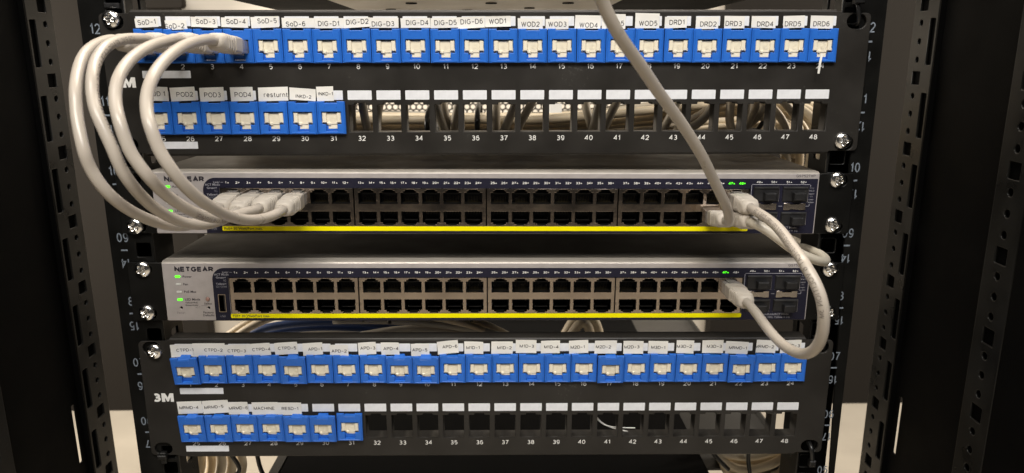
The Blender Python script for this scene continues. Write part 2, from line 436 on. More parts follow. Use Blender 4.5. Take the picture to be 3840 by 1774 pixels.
# ------------------------------------------------------------------ measured runs of the cables (mm)
PATHS = {
'a1': [(-207.6, -41.0, 266.7), (-207.7, -51.5, 267.4), (-207.8, -64.9, 265.2), (-207.1, -77.7, 261.0), (-205.5, -87.7, 256.0), (-203.3, -97.1, 249.0), (-199.5, -107.2, 241.5), (-197.8, -111.3, 234.3), (-195.9, -115.3, 228.2), (-191.4, -121.7, 214.7), (-190.6, -120.2, 206.4), (-187.8, -118.6, 197.9), (-184.6, -114.1, 189.5), (-182.1, -104.3, 181.3), (-176.8, -97.2, 175.0), (-172.7, -86.5, 169.5), (-167.9, -77.0, 166.6), (-165.3, -62.9, 165.7), (-163.1, -49.9, 167.4), (-161.5, -40.0, 169.6)] ,
'a2': [(-191.0, -41.0, 267.4), (-191.5, -53.2, 267.9), (-191.9, -67.3, 267.4), (-192.1, -81.4, 265.0), (-192.2, -91.0, 261.2), (-191.7, -100.1, 255.5), (-188.6, -110.4, 248.4), (-187.2, -114.8, 241.7), (-184.7, -119.1, 235.6), (-180.9, -123.7, 229.2), (-175.1, -125.8, 215.1), (-173.4, -124.6, 206.2), (-170.9, -121.5, 197.6), (-169.7, -112.4, 188.3), (-166.4, -104.8, 180.5), (-163.1, -92.6, 173.0), (-159.1, -81.7, 168.3), (-156.1, -66.4, 165.7), (-153.5, -52.3, 165.6), (-151.4, -40.0, 167.3)] ,
'a3': [(-173.3, -41.0, 267.4), (-174.1, -53.9, 266.9), (-174.7, -69.3, 264.8), (-174.7, -85.2, 261.3), (-175.5, -98.0, 256.4), (-175.3, -108.6, 250.8), (-174.6, -116.0, 245.1), (-173.6, -120.8, 239.0), (-171.2, -125.5, 233.0), (-167.9, -130.2, 227.2), (-165.0, -131.2, 215.7), (-161.6, -130.6, 208.5), (-157.6, -128.7, 200.9), (-155.6, -119.5, 191.9), (-152.0, -110.4, 184.4), (-149.5, -97.4, 177.3), (-145.5, -83.9, 172.3), (-143.1, -68.0, 170.2), (-140.5, -52.5, 169.7), (-137.9, -40.0, 169.1)] ,
'a4': [(-154.8, -41.0, 267.1), (-155.8, -56.5, 266.8), (-156.6, -72.9, 264.6), (-156.4, -90.9, 260.3), (-157.1, -104.9, 254.6), (-156.2, -117.8, 248.4), (-156.1, -124.8, 242.0), (-155.1, -129.6, 236.5), (-152.9, -134.4, 231.1), (-150.2, -138.6, 226.6), (-147.5, -139.1, 216.6), (-143.6, -139.0, 208.8), (-140.0, -135.1, 199.7), (-136.9, -125.7, 190.7), (-134.3, -111.3, 182.1), (-131.6, -94.7, 174.5), (-128.5, -75.9, 169.6), (-125.9, -57.4, 167.4), (-123.4, -40.0, 168.1)] ,
'b': [(46.0, -158.0, 291.4), (51.8, -150.0, 280.5), (57.7, -145.0, 270.8), (64.5, -138.0, 262.5), (74.0, -128.0, 253.0), (85.5, -115.0, 240.1), (100.4, -100.0, 225.3), (116.5, -85.0, 206.1), (126.3, -74.0, 192.2), (133.8, -66.0, 181.6), (140.0, -58.0, 173.0), (144.8, -49.0, 166.3), (146.8, -41.0, 160.3)] ,
'c': [(161.7, -40.0, 167.4), (161.5, -56.0, 167.2), (161.9, -75.0, 166.4), (161.6, -92.0, 163.9), (160.8, -108.0, 160.4), (160.6, -120.0, 157.9), (160.5, -126.0, 155.7), (162.6, -132.0, 150.3), (164.6, -136.0, 144.2), (166.2, -138.0, 137.2), (168.1, -136.0, 127.9), (169.5, -132.0, 119.1), (170.0, -126.0, 111.2), (169.5, -117.0, 104.3), (168.5, -105.0, 100.3), (166.1, -92.0, 100.0), (164.7, -78.0, 101.8), (164.0, -64.0, 104.3), (163.6, -52.0, 106.1), (163.4, -40.0, 106.6)] ,
'd': [(161.9, -40.0, 158.7), (165.0, -48.0, 158.0), (170.2, -51.0, 154.8), (176.9, -51.0, 149.9), (185.0, -49.0, 144.0), (194.7, -46.0, 138.6), (207.0, -38.0, 133.2), (217.3, -26.0, 129.5), (222.3, -12.0, 128.7), (223.9, 8.0, 127.8), (226.3, 35.0, 125.7), (235.2, 90.0, 118.4)] ,
}
HANG = [
[(-88.4, 46.0, 230.6), (-87.9, 46.0, 224.9), (-86.6, 46.0, 214.6), (-85.3, 46.0, 205.3)] ,
[(-76.3, 51.0, 228.0), (-78.4, 51.0, 219.9), (-80.3, 51.0, 204.7)] ,
[(-32.5, 56.0, 230.0), (-32.0, 56.0, 224.1), (-30.2, 56.0, 213.5), (-28.6, 56.0, 204.0)] ,
[(-37.2, 46.0, 228.2), (-34.6, 46.0, 219.0), (-30.8, 46.0, 205.0)] ,
[(-20.7, 51.0, 227.9), (-22.6, 51.0, 219.7), (-25.3, 51.0, 204.5)] ,
[(5.7, 56.0, 229.8), (5.5, 56.0, 219.3), (5.6, 56.0, 203.9)] ,
[(19.7, 46.0, 228.0), (16.8, 46.0, 219.9), (10.3, 46.0, 204.9)] ,
[(32.7, 51.0, 230.0), (26.9, 51.0, 219.6), (19.8, 51.0, 204.3)] ,
[(69.4, 56.0, 230.0), (70.6, 56.0, 221.0), (73.3, 56.0, 212.7), (75.6, 56.0, 203.5)] ,
[(78.3, 46.0, 228.0), (76.5, 46.0, 218.3), (74.4, 46.0, 204.5)] ,
[(92.2, 51.0, 229.3), (88.7, 51.0, 221.2), (83.2, 51.0, 208.9), (80.8, 51.0, 204.0)] ,
[(137.2, 56.0, 229.8), (133.0, 56.0, 219.9), (127.1, 56.0, 203.3)] ,
[(160.7, 46.0, 227.7), (154.0, 46.0, 216.4), (146.1, 46.0, 209.9), (138.1, 46.0, 204.2)] ,
[(191.9, 51.0, 229.8), (190.1, 51.0, 220.9), (184.7, 51.0, 203.5)] ,
[(199.6, 56.0, 228.7), (194.0, 56.0, 214.7), (183.0, 56.0, 203.1)] ,
[(-95.7, 46.0, 228.4), (-96.2, 46.0, 220.4), (-96.7, 46.0, 205.3)] ,
]
BUNDLE = [
[(-128.3, 70.0, 211.1), (-89.5, 73.0, 212.7), (-49.7, 70.0, 213.1), (-6.5, 73.0, 213.1), (33.0, 70.0, 212.4), (72.8, 73.0, 214.8), (115.8, 70.0, 219.3), (160.0, 73.0, 222.9), (202.7, 70.0, 224.9), (232.0, 73.0, 220.7), (244.0, 70.0, 208.1), (251.0, 73.0, 189.8)] ,
[(-130.8, 79.0, 207.2), (-91.4, 82.0, 207.6), (-46.9, 79.0, 207.3), (-0.8, 82.0, 207.2), (41.4, 79.0, 208.9), (86.1, 82.0, 210.7), (125.8, 79.0, 215.3), (170.7, 82.0, 220.4), (214.0, 79.0, 223.4), (240.2, 82.0, 215.1), (248.4, 79.0, 201.3), (253.4, 82.0, 184.6)] ,
[(-133.2, 88.0, 203.2), (-89.1, 91.0, 203.1), (-43.8, 88.0, 202.8), (3.1, 91.0, 203.2), (50.2, 88.0, 205.3), (93.6, 91.0, 207.3), (132.0, 88.0, 211.0), (177.7, 91.0, 215.7), (217.7, 88.0, 218.4), (238.1, 91.0, 210.4), (246.5, 88.0, 196.3), (251.4, 91.0, 179.3)] ,
[(-134.8, 97.0, 213.4), (-86.0, 100.0, 213.8), (-40.2, 97.0, 213.0), (5.2, 100.0, 213.1), (52.8, 97.0, 212.7), (96.8, 100.0, 215.4), (137.6, 97.0, 220.6), (184.0, 100.0, 224.7), (224.6, 97.0, 226.0), (253.8, 100.0, 215.9), (264.7, 97.0, 199.5), (270.2, 100.0, 178.0)] ,
[(-137.9, 106.0, 199.2), (-92.3, 109.0, 198.1), (-41.3, 106.0, 198.2), (9.3, 109.0, 198.1), (55.8, 106.0, 200.3), (102.8, 109.0, 202.8), (148.8, 106.0, 207.1), (187.7, 109.0, 209.2), (220.6, 106.0, 211.4), (239.6, 109.0, 202.7), (245.9, 106.0, 190.2), (250.7, 109.0, 174.8)] ,
[(60.8, 115.0, 197.5), (89.0, 118.0, 204.6), (107.7, 115.0, 213.3), (125.2, 118.0, 219.3), (150.1, 115.0, 223.6), (185.0, 118.0, 226.5), (226.9, 115.0, 227.6), (258.8, 118.0, 221.0), (276.6, 115.0, 202.0), (285.1, 118.0, 175.6)] ,
[(101.0, 124.0, 197.5), (127.6, 127.0, 203.7), (152.9, 124.0, 210.3), (175.5, 127.0, 210.0), (200.8, 124.0, 212.3), (223.6, 127.0, 213.1), (238.7, 124.0, 203.5), (246.0, 127.0, 183.5)] ,
]
ARCS = [
('t', [(-221.4, 95.0, 25.9), (-207.1, 95.0, 37.5), (-188.8, 95.0, 47.9), (-162.0, 95.0, 55.7), (-96.6, 95.0, 57.5), (-31.2, 95.0, 47.7), (12.7, 95.0, 28.5)]) ,
('t', [(-233.9, 104.0, 22.4), (-219.5, 104.0, 33.0), (-200.8, 104.0, 44.7), (-175.7, 104.0, 53.8), (-109.2, 104.0, 56.8), (-20.6, 104.0, 46.7), (26.3, 104.0, 22.4)]) ,
('b', [(-222.1, 113.0, 16.2), (-200.2, 113.0, 32.9), (-172.7, 113.0, 38.7), (-134.3, 113.0, 40.8), (-89.2, 113.0, 38.0), (-32.7, 113.0, 31.5), (1.4, 113.0, 19.0)]) ,
('b', [(-223.5, 122.0, 10.0), (-199.3, 122.0, 24.6), (-171.2, 122.0, 31.2), (-129.8, 122.0, 32.6), (-84.0, 122.0, 28.5), (-33.5, 122.0, 20.7), (-10.4, 122.0, 13.0)]) ,
('g', [(-222.3, 131.0, 6.3), (-193.3, 131.0, 18.6), (-151.0, 131.0, 23.2), (-104.3, 131.0, 21.5), (-69.4, 131.0, 14.9), (-46.2, 131.0, 4.7)]) ,
('g', [(-129.8, 95.0, 48.5), (-86.1, 95.0, 48.1), (-42.3, 95.0, 44.3), (1.7, 95.0, 35.7), (23.8, 95.0, 23.7)]) ,
('g', [(-110.5, 104.0, 30.8), (-76.7, 104.0, 36.5), (-43.2, 104.0, 35.0), (-5.2, 104.0, 27.5), (17.3, 104.0, 17.7)]) ,
('g', [(-169.3, 113.0, 23.0), (-135.1, 113.0, 27.1), (-96.6, 113.0, 23.6), (-65.0, 113.0, 17.2), (-46.9, 113.0, 9.7)]) ,
('g', [(-69.7, 122.0, 43.0), (-33.1, 122.0, 37.8), (-3.2, 122.0, 31.5), (12.9, 122.0, 22.7), (26.9, 122.0, 10.2)]) ,
('t', [(55.6, 131.0, 3.7), (64.8, 131.0, 21.3), (71.7, 131.0, 33.7), (80.9, 131.0, 41.0), (90.5, 131.0, 33.5), (95.6, 131.0, 18.5), (93.7, 131.0, 0.8)]) ,
('t', [(57.3, 95.0, 18.6), (66.0, 95.0, 32.8), (72.4, 95.0, 43.3), (79.1, 95.0, 43.3), (82.6, 95.0, 32.6), (80.8, 95.0, 16.0)]) ,
]
COIL = [
[(-242.3, 60.0, -49.0), (-243.4, 60.0, -60.9), (-248.3, 60.0, -75.3), (-258.5, 60.0, -89.8)] ,
[(-237.7, 67.0, -53.1), (-238.2, 67.0, -65.2), (-243.2, 67.0, -79.8), (-254.0, 67.0, -94.5)] ,
[(-233.0, 74.0, -57.2), (-232.8, 74.0, -69.4), (-237.8, 74.0, -84.2), (-249.3, 74.0, -99.1)] ,
[(-219.0, 60.0, -49.3), (-218.3, 60.0, -61.2), (-223.1, 60.0, -75.7), (-234.9, 60.0, -90.2)] ,
[(-214.2, 67.0, -53.4), (-212.8, 67.0, -65.5), (-217.6, 67.0, -80.1), (-230.1, 67.0, -94.8)] ,
[(-209.1, 74.0, -57.4), (-207.1, 74.0, -69.7), (-211.9, 74.0, -84.5), (-225.1, 74.0, -99.4)] ,
[(172.3, 60.0, -44.3), (183.8, 60.0, -54.0), (201.7, 60.0, -59.6), (221.3, 60.0, -58.1), (240.1, 60.0, -47.5), (246.7, 60.0, -23.8), (243.4, 60.0, 1.8)] ,
[(176.4, 67.0, -49.1), (187.4, 67.0, -61.0), (204.5, 67.0, -67.7), (224.4, 67.0, -66.2), (243.5, 67.0, -55.2), (250.1, 67.0, -29.9), (246.5, 67.0, -1.5)] ,
[(180.5, 74.0, -53.9), (191.1, 74.0, -68.1), (207.3, 74.0, -75.9), (227.5, 74.0, -74.4), (246.8, 74.0, -63.0), (253.4, 74.0, -36.1), (249.5, 74.0, -4.8)] ,
[(178.0, 60.0, -46.8), (187.7, 60.0, -62.7), (202.5, 60.0, -71.3), (222.2, 60.0, -69.9), (241.1, 60.0, -58.6), (247.4, 60.0, -31.1), (243.4, 60.0, 1.8)] ,
[(182.2, 67.0, -51.6), (191.4, 67.0, -69.8), (205.3, 67.0, -79.6), (225.3, 67.0, -78.1), (244.5, 67.0, -66.4), (250.7, 67.0, -37.3), (246.5, 67.0, -1.5)] ,
[(186.4, 74.0, -56.5), (195.1, 74.0, -77.0), (208.2, 74.0, -88.0), (228.5, 74.0, -86.5), (247.8, 74.0, -74.4), (254.1, 74.0, -43.5), (249.5, 74.0, -4.8)] ,
[(183.7, 60.0, -49.3), (191.7, 60.0, -71.4), (203.4, 60.0, -83.2), (223.2, 60.0, -81.8), (242.0, 60.0, -69.7), (248.0, 60.0, -38.3), (243.4, 60.0, 1.8)] ,
]

# ------------------------------------------------------------------ setting
FLOOR_Z = -335.0
def slab(name, x0, x1, y0, y1, z0, z1, m, kind='structure'):
    o = obj(name, MB().box(x0, x1, y0, y1, z0, z1).mesh(name, m))
    return tag(o, kind=kind)

slab('floor', -3000, 3000, -2300, 2500, FLOOR_Z - 20, FLOOR_Z, 'floor_beige')
slab('wall_rear', -3000, 3000, 760, 780, FLOOR_Z, 2200, 'wall_white')
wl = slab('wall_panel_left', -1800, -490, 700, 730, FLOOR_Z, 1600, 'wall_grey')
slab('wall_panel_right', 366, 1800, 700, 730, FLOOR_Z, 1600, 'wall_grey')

# ------------------------------------------------------------------ the rack
rack = thing('server_rack', 'black steel server rack frame with numbered mounting rails and perforated side profiles', 'rack', loc=(0, 0, FLOOR_Z))
RZ = -FLOOR_Z
def rackpart(name, me, parent=None):
    o = obj(name, me, parent or rack)
    if parent is None:
        o.location = (0, 0, RZ * MM)
    return o

for s in (-1, 1):
    holes = []
    for k in range(4, 14):
        for d in (-15.875, 0, 15.875):
            holes.append(rrect(s * 229.8, 44.45 * (k - 6) + d, 9.7, 9.7, 1.0, 2))
    rail = rackpart('mounting_rail', plate('mounting_rail', [rrect(s * 237.4, 110, 28.4, 470)] + holes, 0, 2, 'rack_black', 0.35))
    # inner flange with windows, running back
    fl = [rrect(16, 110, 28, 470)] + [rrect(17, 44.45 * (k - 6) + 20, 10, 16, 1.5, 2) for k in range(4, 14)]
    rackpart('flange', plate('flange', fl, 0, 1.8, 'rack_black', 0.3, side=True, xmid=s * 224.2), rail)
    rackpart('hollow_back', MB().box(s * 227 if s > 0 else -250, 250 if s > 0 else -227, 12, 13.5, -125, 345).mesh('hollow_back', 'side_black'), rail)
    mb = MB()
    for k in range(4, 13):
        z = 44.45 * (k - 6)
        x = s * 242.5
        a, b = ('%02d' % k if k != 8 else '8'), str(23 - k)
        for t, dz, an in ((a, 8.7, 0), (b, -8.9, 180)):
            rackpart('unit_number', put_text(MB(), t, x, z + dz, -0.08, 6.3, 0.72, 0.13, ang=an).mesh('unit_number', 'rail_print'), rail)
        rackpart('unit_mark', MB().box(x - 2.1, x + 2.1, -0.08, -0.04, z - 0.55, z + 0.55).mesh('unit_mark', 'rail_print'), rail)
    # perforated side profile behind the rail
    hol = []
    for k in range(-3, 9):
        z = 242.9 - 50 * k
        hol.append(rrect(48, z, 9.2, 9.2, 0.6, 2))
        for j in (1, 2, 3):
            hol.append(circle(49.5, z - 12.5 * j, 2.1, 14))
        hol.append(rrect(35.5, z - 25.5, 6.5, 31, 1.0, 2))
    prof = rackpart('side_profile', plate('side_profile', [rrect(45, 110, 30, 560)] + hol, 0, 1.6, 'rack_black', 0.45, side=True, xmid=s * 303))
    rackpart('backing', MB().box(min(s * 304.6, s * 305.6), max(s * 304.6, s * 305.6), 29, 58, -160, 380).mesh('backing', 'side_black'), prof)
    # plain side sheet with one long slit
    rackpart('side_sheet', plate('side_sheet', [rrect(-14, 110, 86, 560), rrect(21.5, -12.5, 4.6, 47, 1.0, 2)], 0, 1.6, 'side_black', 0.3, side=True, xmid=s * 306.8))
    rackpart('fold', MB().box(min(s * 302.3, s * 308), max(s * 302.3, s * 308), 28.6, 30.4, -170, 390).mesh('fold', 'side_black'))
    hol = []
    for k in range(-3, 9):
        z = 194 - 50 * k
        hol.append(rrect(-68.5, z, 10, 10, 0.6, 2))
        for j in (1, 2, 3):
            hol.append(circle(-68, z - 12.5 * j, 2.5, 14))
    post = rackpart('front_post', plate('front_post', [rrect(-68, 110, 26, 560)] + hol, 0, 1.6, 'rack_black', 0.5, side=True, xmid=s * 300.5))
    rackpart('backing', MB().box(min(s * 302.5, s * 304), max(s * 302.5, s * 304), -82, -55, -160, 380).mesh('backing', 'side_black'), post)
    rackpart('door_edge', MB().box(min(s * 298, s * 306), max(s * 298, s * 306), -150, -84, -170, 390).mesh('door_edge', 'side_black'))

rackpart('cage_nut', MB().bbox(-234.5, -225.5, -2.2, 1.0, 287.6, 290.6, 0.5).bbox(-231.2, -228.8, -2.6, -1.8, 288.4, 289.8, 0.2).mesh('cage_nut', 'cover_black'))
# ------------------------------------------------------------------ screws
def screw_mesh():
    mb = MB()
    NA, NR, rad = 40, 11, 5.4
    v = []
    for i in range(NR + 1):
        r = rad * i / NR
        for k in range(NA):
            a = 2 * PI * k / NA
            x, z = r * math.cos(a), r * math.sin(a)
            h = 3.0 * math.sqrt(max(0.0, 1 - (r / (rad * 1.04)) ** 2)) + 0.35
            u, w = min(abs(x), abs(z)), max(abs(x), abs(z))
            arm = max(0.0, min(1.0, (3.1 - w) / 0.7)) * max(0.0, min(1.0, (0.95 - u) / 0.45))
            core = max(0.0, 1 - r / 1.5)
            h -= 1.5 * max(arm, core)
            v.append((x, -h, z))
    f = []
    for i in range(NR):
        for k in range(NA):
            k2 = (k + 1) % NA
            f.append((i * NA + k, i * NA + k2, (i + 1) * NA + k2, (i + 1) * NA + k))
    n = len(v)
    for k in range(NA):
        v.append((v[NR * NA + k][0], 0.6, v[NR * NA + k][2]))
    for k in range(NA):
        k2 = (k + 1) % NA
        f.append((NR * NA + k, NR * NA + k2, n + k2, n + k))
    mb.add(v, f)
    return mb.mesh('screw', 'chrome', True, 50)
SCREW = screw_mesh()
def screw(parent, x, z, y=-2.0):
    return obj('screw', SCREW, parent, (x, y, z), (random.uniform(-0.05, 0.05), random.uniform(0, 1.5), random.uniform(-0.06, 0.06)))

# ------------------------------------------------------------------ patch panels
PITCH = 18.27
def port_x(n):
    return 211.7 - PITCH * ((24 - n) if n <= 24 else (48 - n))
def hole_outline(x, z):
    # z = centre of the plain opening, notch on top
    w, h, nw, nh = 7.4, 8.65, 3.4, 1.3
    return [(x - w, z - h), (x + w, z - h), (x + w, z + h), (x + nw + 0.3, z + h), (x + nw, z + h + nh), (x - nw, z + h + nh), (x - nw - 0.3, z + h), (x - w, z + h)]

# text, x, z, width, height, tilt, text dx, text dz
T1 = [('SoD-1', -209.5, 37.5, 14.0, 5.4, 4, 0.2, 0.4), ('SoD-2', -191.5, 36.2, 13.2, 5.6, 2, -0.9, -0.6), ('SoD-3', -174.0, 37.8, 16.1, 6.0, -1, 1.0, 0.4), ('SoD-4', -155.4, 37.6, 16.5, 5.8, 0, 0.9, 0.6), ('SoD-5', -136.8, 37.8, 17.2, 6.6, 1, 1.5, 0.8), ('SoD-6', -116.1, 37.4, 20.3, 5.8, 1, -1.7, -0.6), ('DIG-D1', -96.8, 37.2, 18.3, 6.0, 0, -0.7, -0.2), ('DIG-D2', -80.0, 37.4, 16.6, 5.6, 3, 0.4, 0.6), ('DIG-D3', -63.2, 37.4, 17.9, 6.0, 1, -0.6, -0.6), ('DIG-D4', -43.8, 37.3, 18.3, 5.8, 0, 1.1, 0.2), ('DIG-D5', -25.9, 37.3, 17.1, 6.0, 1, 0.8, 0.2), ('DIG-D6', -9.2, 37.5, 16.7, 6.8, 2, 0.4, 0.6), ('WOD1', 7.4, 38.1, 15.9, 6.4, 2, -0.2, 0.2), ('WOD2', 27.5, 36.7, 15.5, 6.3, 0, 0.2, -0.2), ('WOD3', 44.2, 36.5, 14.3, 6.4, 0, 0.3, -0.0), ('WOD4', 63.4, 37.8, 16.1, 8.0, -2, 0.6, -1.9), ('WOD5', 79.5, 38.1, 14.7, 8.9, 1, 0.9, -1.2), ('WOD5', 100.5, 38.5, 15.1, 9.0, 0, 0.7, -1.5), ('DRD1', 118.4, 37.6, 13.9, 6.9, 1, 0.8, -0.0), ('DRD2', 138.0, 37.1, 14.2, 7.3, 0, 0.9, -0.6), ('DRD3', 155.1, 37.6, 12.7, 7.4, -1, -0.3, -0.8), ('DRD4', 173.5, 37.6, 15.2, 6.9, 0, 1.1, -1.1), ('DRD5', 192.6, 37.8, 13.4, 7.3, 0, -0.5, -1.2), ('DRD6', 210.1, 37.6, 14.4, 7.7, 0, -0.1, -1.0), ('POD 1', -208.3, -5.6, 14.7, 8.8, 0, 0.0, 0.1), ('POD2', -191.7, -5.8, 15.6, 8.5, 1, 1.2, -0.2), ('POD3', -173.5, -6.0, 15.2, 8.6, 0, 0.4, -0.3), ('POD4', -154.8, -5.9, 14.2, 8.7, 0, 0.7, -0.3), ('resturnt', -135.0, -5.9, 18.8, 8.6, 0, 1.6, -0.4), ('INKD-2', -116.4, -6.1, 16.5, 7.5, -4, 0.5, -1.3), ('INKD-1', -102.4, -5.8, 10.7, 9.0, 0, 0.4, -0.0)]
T2 = [('CTPD-1', -211.1, 36.7, 15.4, 9.0, 3, 2.0, 0.2), ('CTPD-2', -192.9, 37.0, 22.0, 9.8, -1, 3.3, -0.0), ('CTPD-3', -174.4, 36.6, 15.3, 8.8, 0, 0.7, -0.2), ('CTPD-4', -158.9, 37.2, 16.4, 9.0, 3, 1.9, 0.1), ('CTPD-5', -139.9, 38.1, 15.7, 8.8, 2, 0.7, 0.2), ('APD-1', -121.8, 37.6, 13.7, 9.0, 3, 1.7, -0.1), ('APD-2', -103.7, 36.6, 12.6, 8.0, 0, -0.0, -0.6), ('APD-3', -84.4, 38.0, 12.3, 9.0, 2, 0.5, 0.2), ('APD-4', -68.6, 37.8, 12.5, 9.0, 1, 0.5, -0.0), ('APD-5', -48.0, 36.8, 12.6, 9.0, 0, -0.2, -0.1), ('APD-6', -28.9, 38.8, 14.5, 9.3, 4, 1.5, 0.3), ('M1D-1', -11.0, 38.3, 13.1, 9.0, 0, -0.5, 0.1), ('M1D-2', 8.5, 38.3, 14.9, 9.0, 0, 1.7, -0.1), ('M1D-3', 25.1, 39.2, 14.3, 9.6, -1, 0.6, 0.2), ('M1D-4', 41.9, 38.8, 13.1, 9.3, 0, 0.7, -0.0), ('M2D-1', 61.5, 38.8, 13.4, 9.6, 2, -0.6, -0.2), ('M2D-2', 80.2, 38.7, 15.3, 9.6, -1, -1.4, 0.0), ('M2D-3', 99.4, 38.5, 13.9, 9.4, 1, -0.9, 0.2), ('M3D-1', 116.7, 38.2, 13.7, 9.4, -2, 0.2, -0.0), ('M3D-2', 135.5, 38.7, 12.2, 9.6, 0, -0.5, 0.3), ('M3D-3', 154.7, 38.9, 14.7, 9.5, 0, 1.2, 0.1), ('MRMD-1', 171.7, 37.9, 15.8, 9.1, -2, 0.8, -0.1), ('MRMD-2', 191.9, 38.8, 13.8, 9.4, -2, -0.9, -0.1), ('MRMD-3', 209.1, 38.8, 14.7, 9.4, 0, -0.1, 0.6), ('MRMD-4', -210.1, -6.1, 17.1, 9.3, 1, -0.6, 0.0), ('MRMD-5', -192.0, -5.4, 18.1, 9.7, 4, -1.2, -0.1), ('MRMD-6', -176.3, -6.5, 13.9, 9.4, 2, 0.2, 0.1), ('MACHINE', -157.8, -6.8, 18.1, 9.4, 0, -0.6, 0.0), ('RESD-1', -140.6, -7.1, 16.7, 9.4, 0, 0.3, 0.1)]

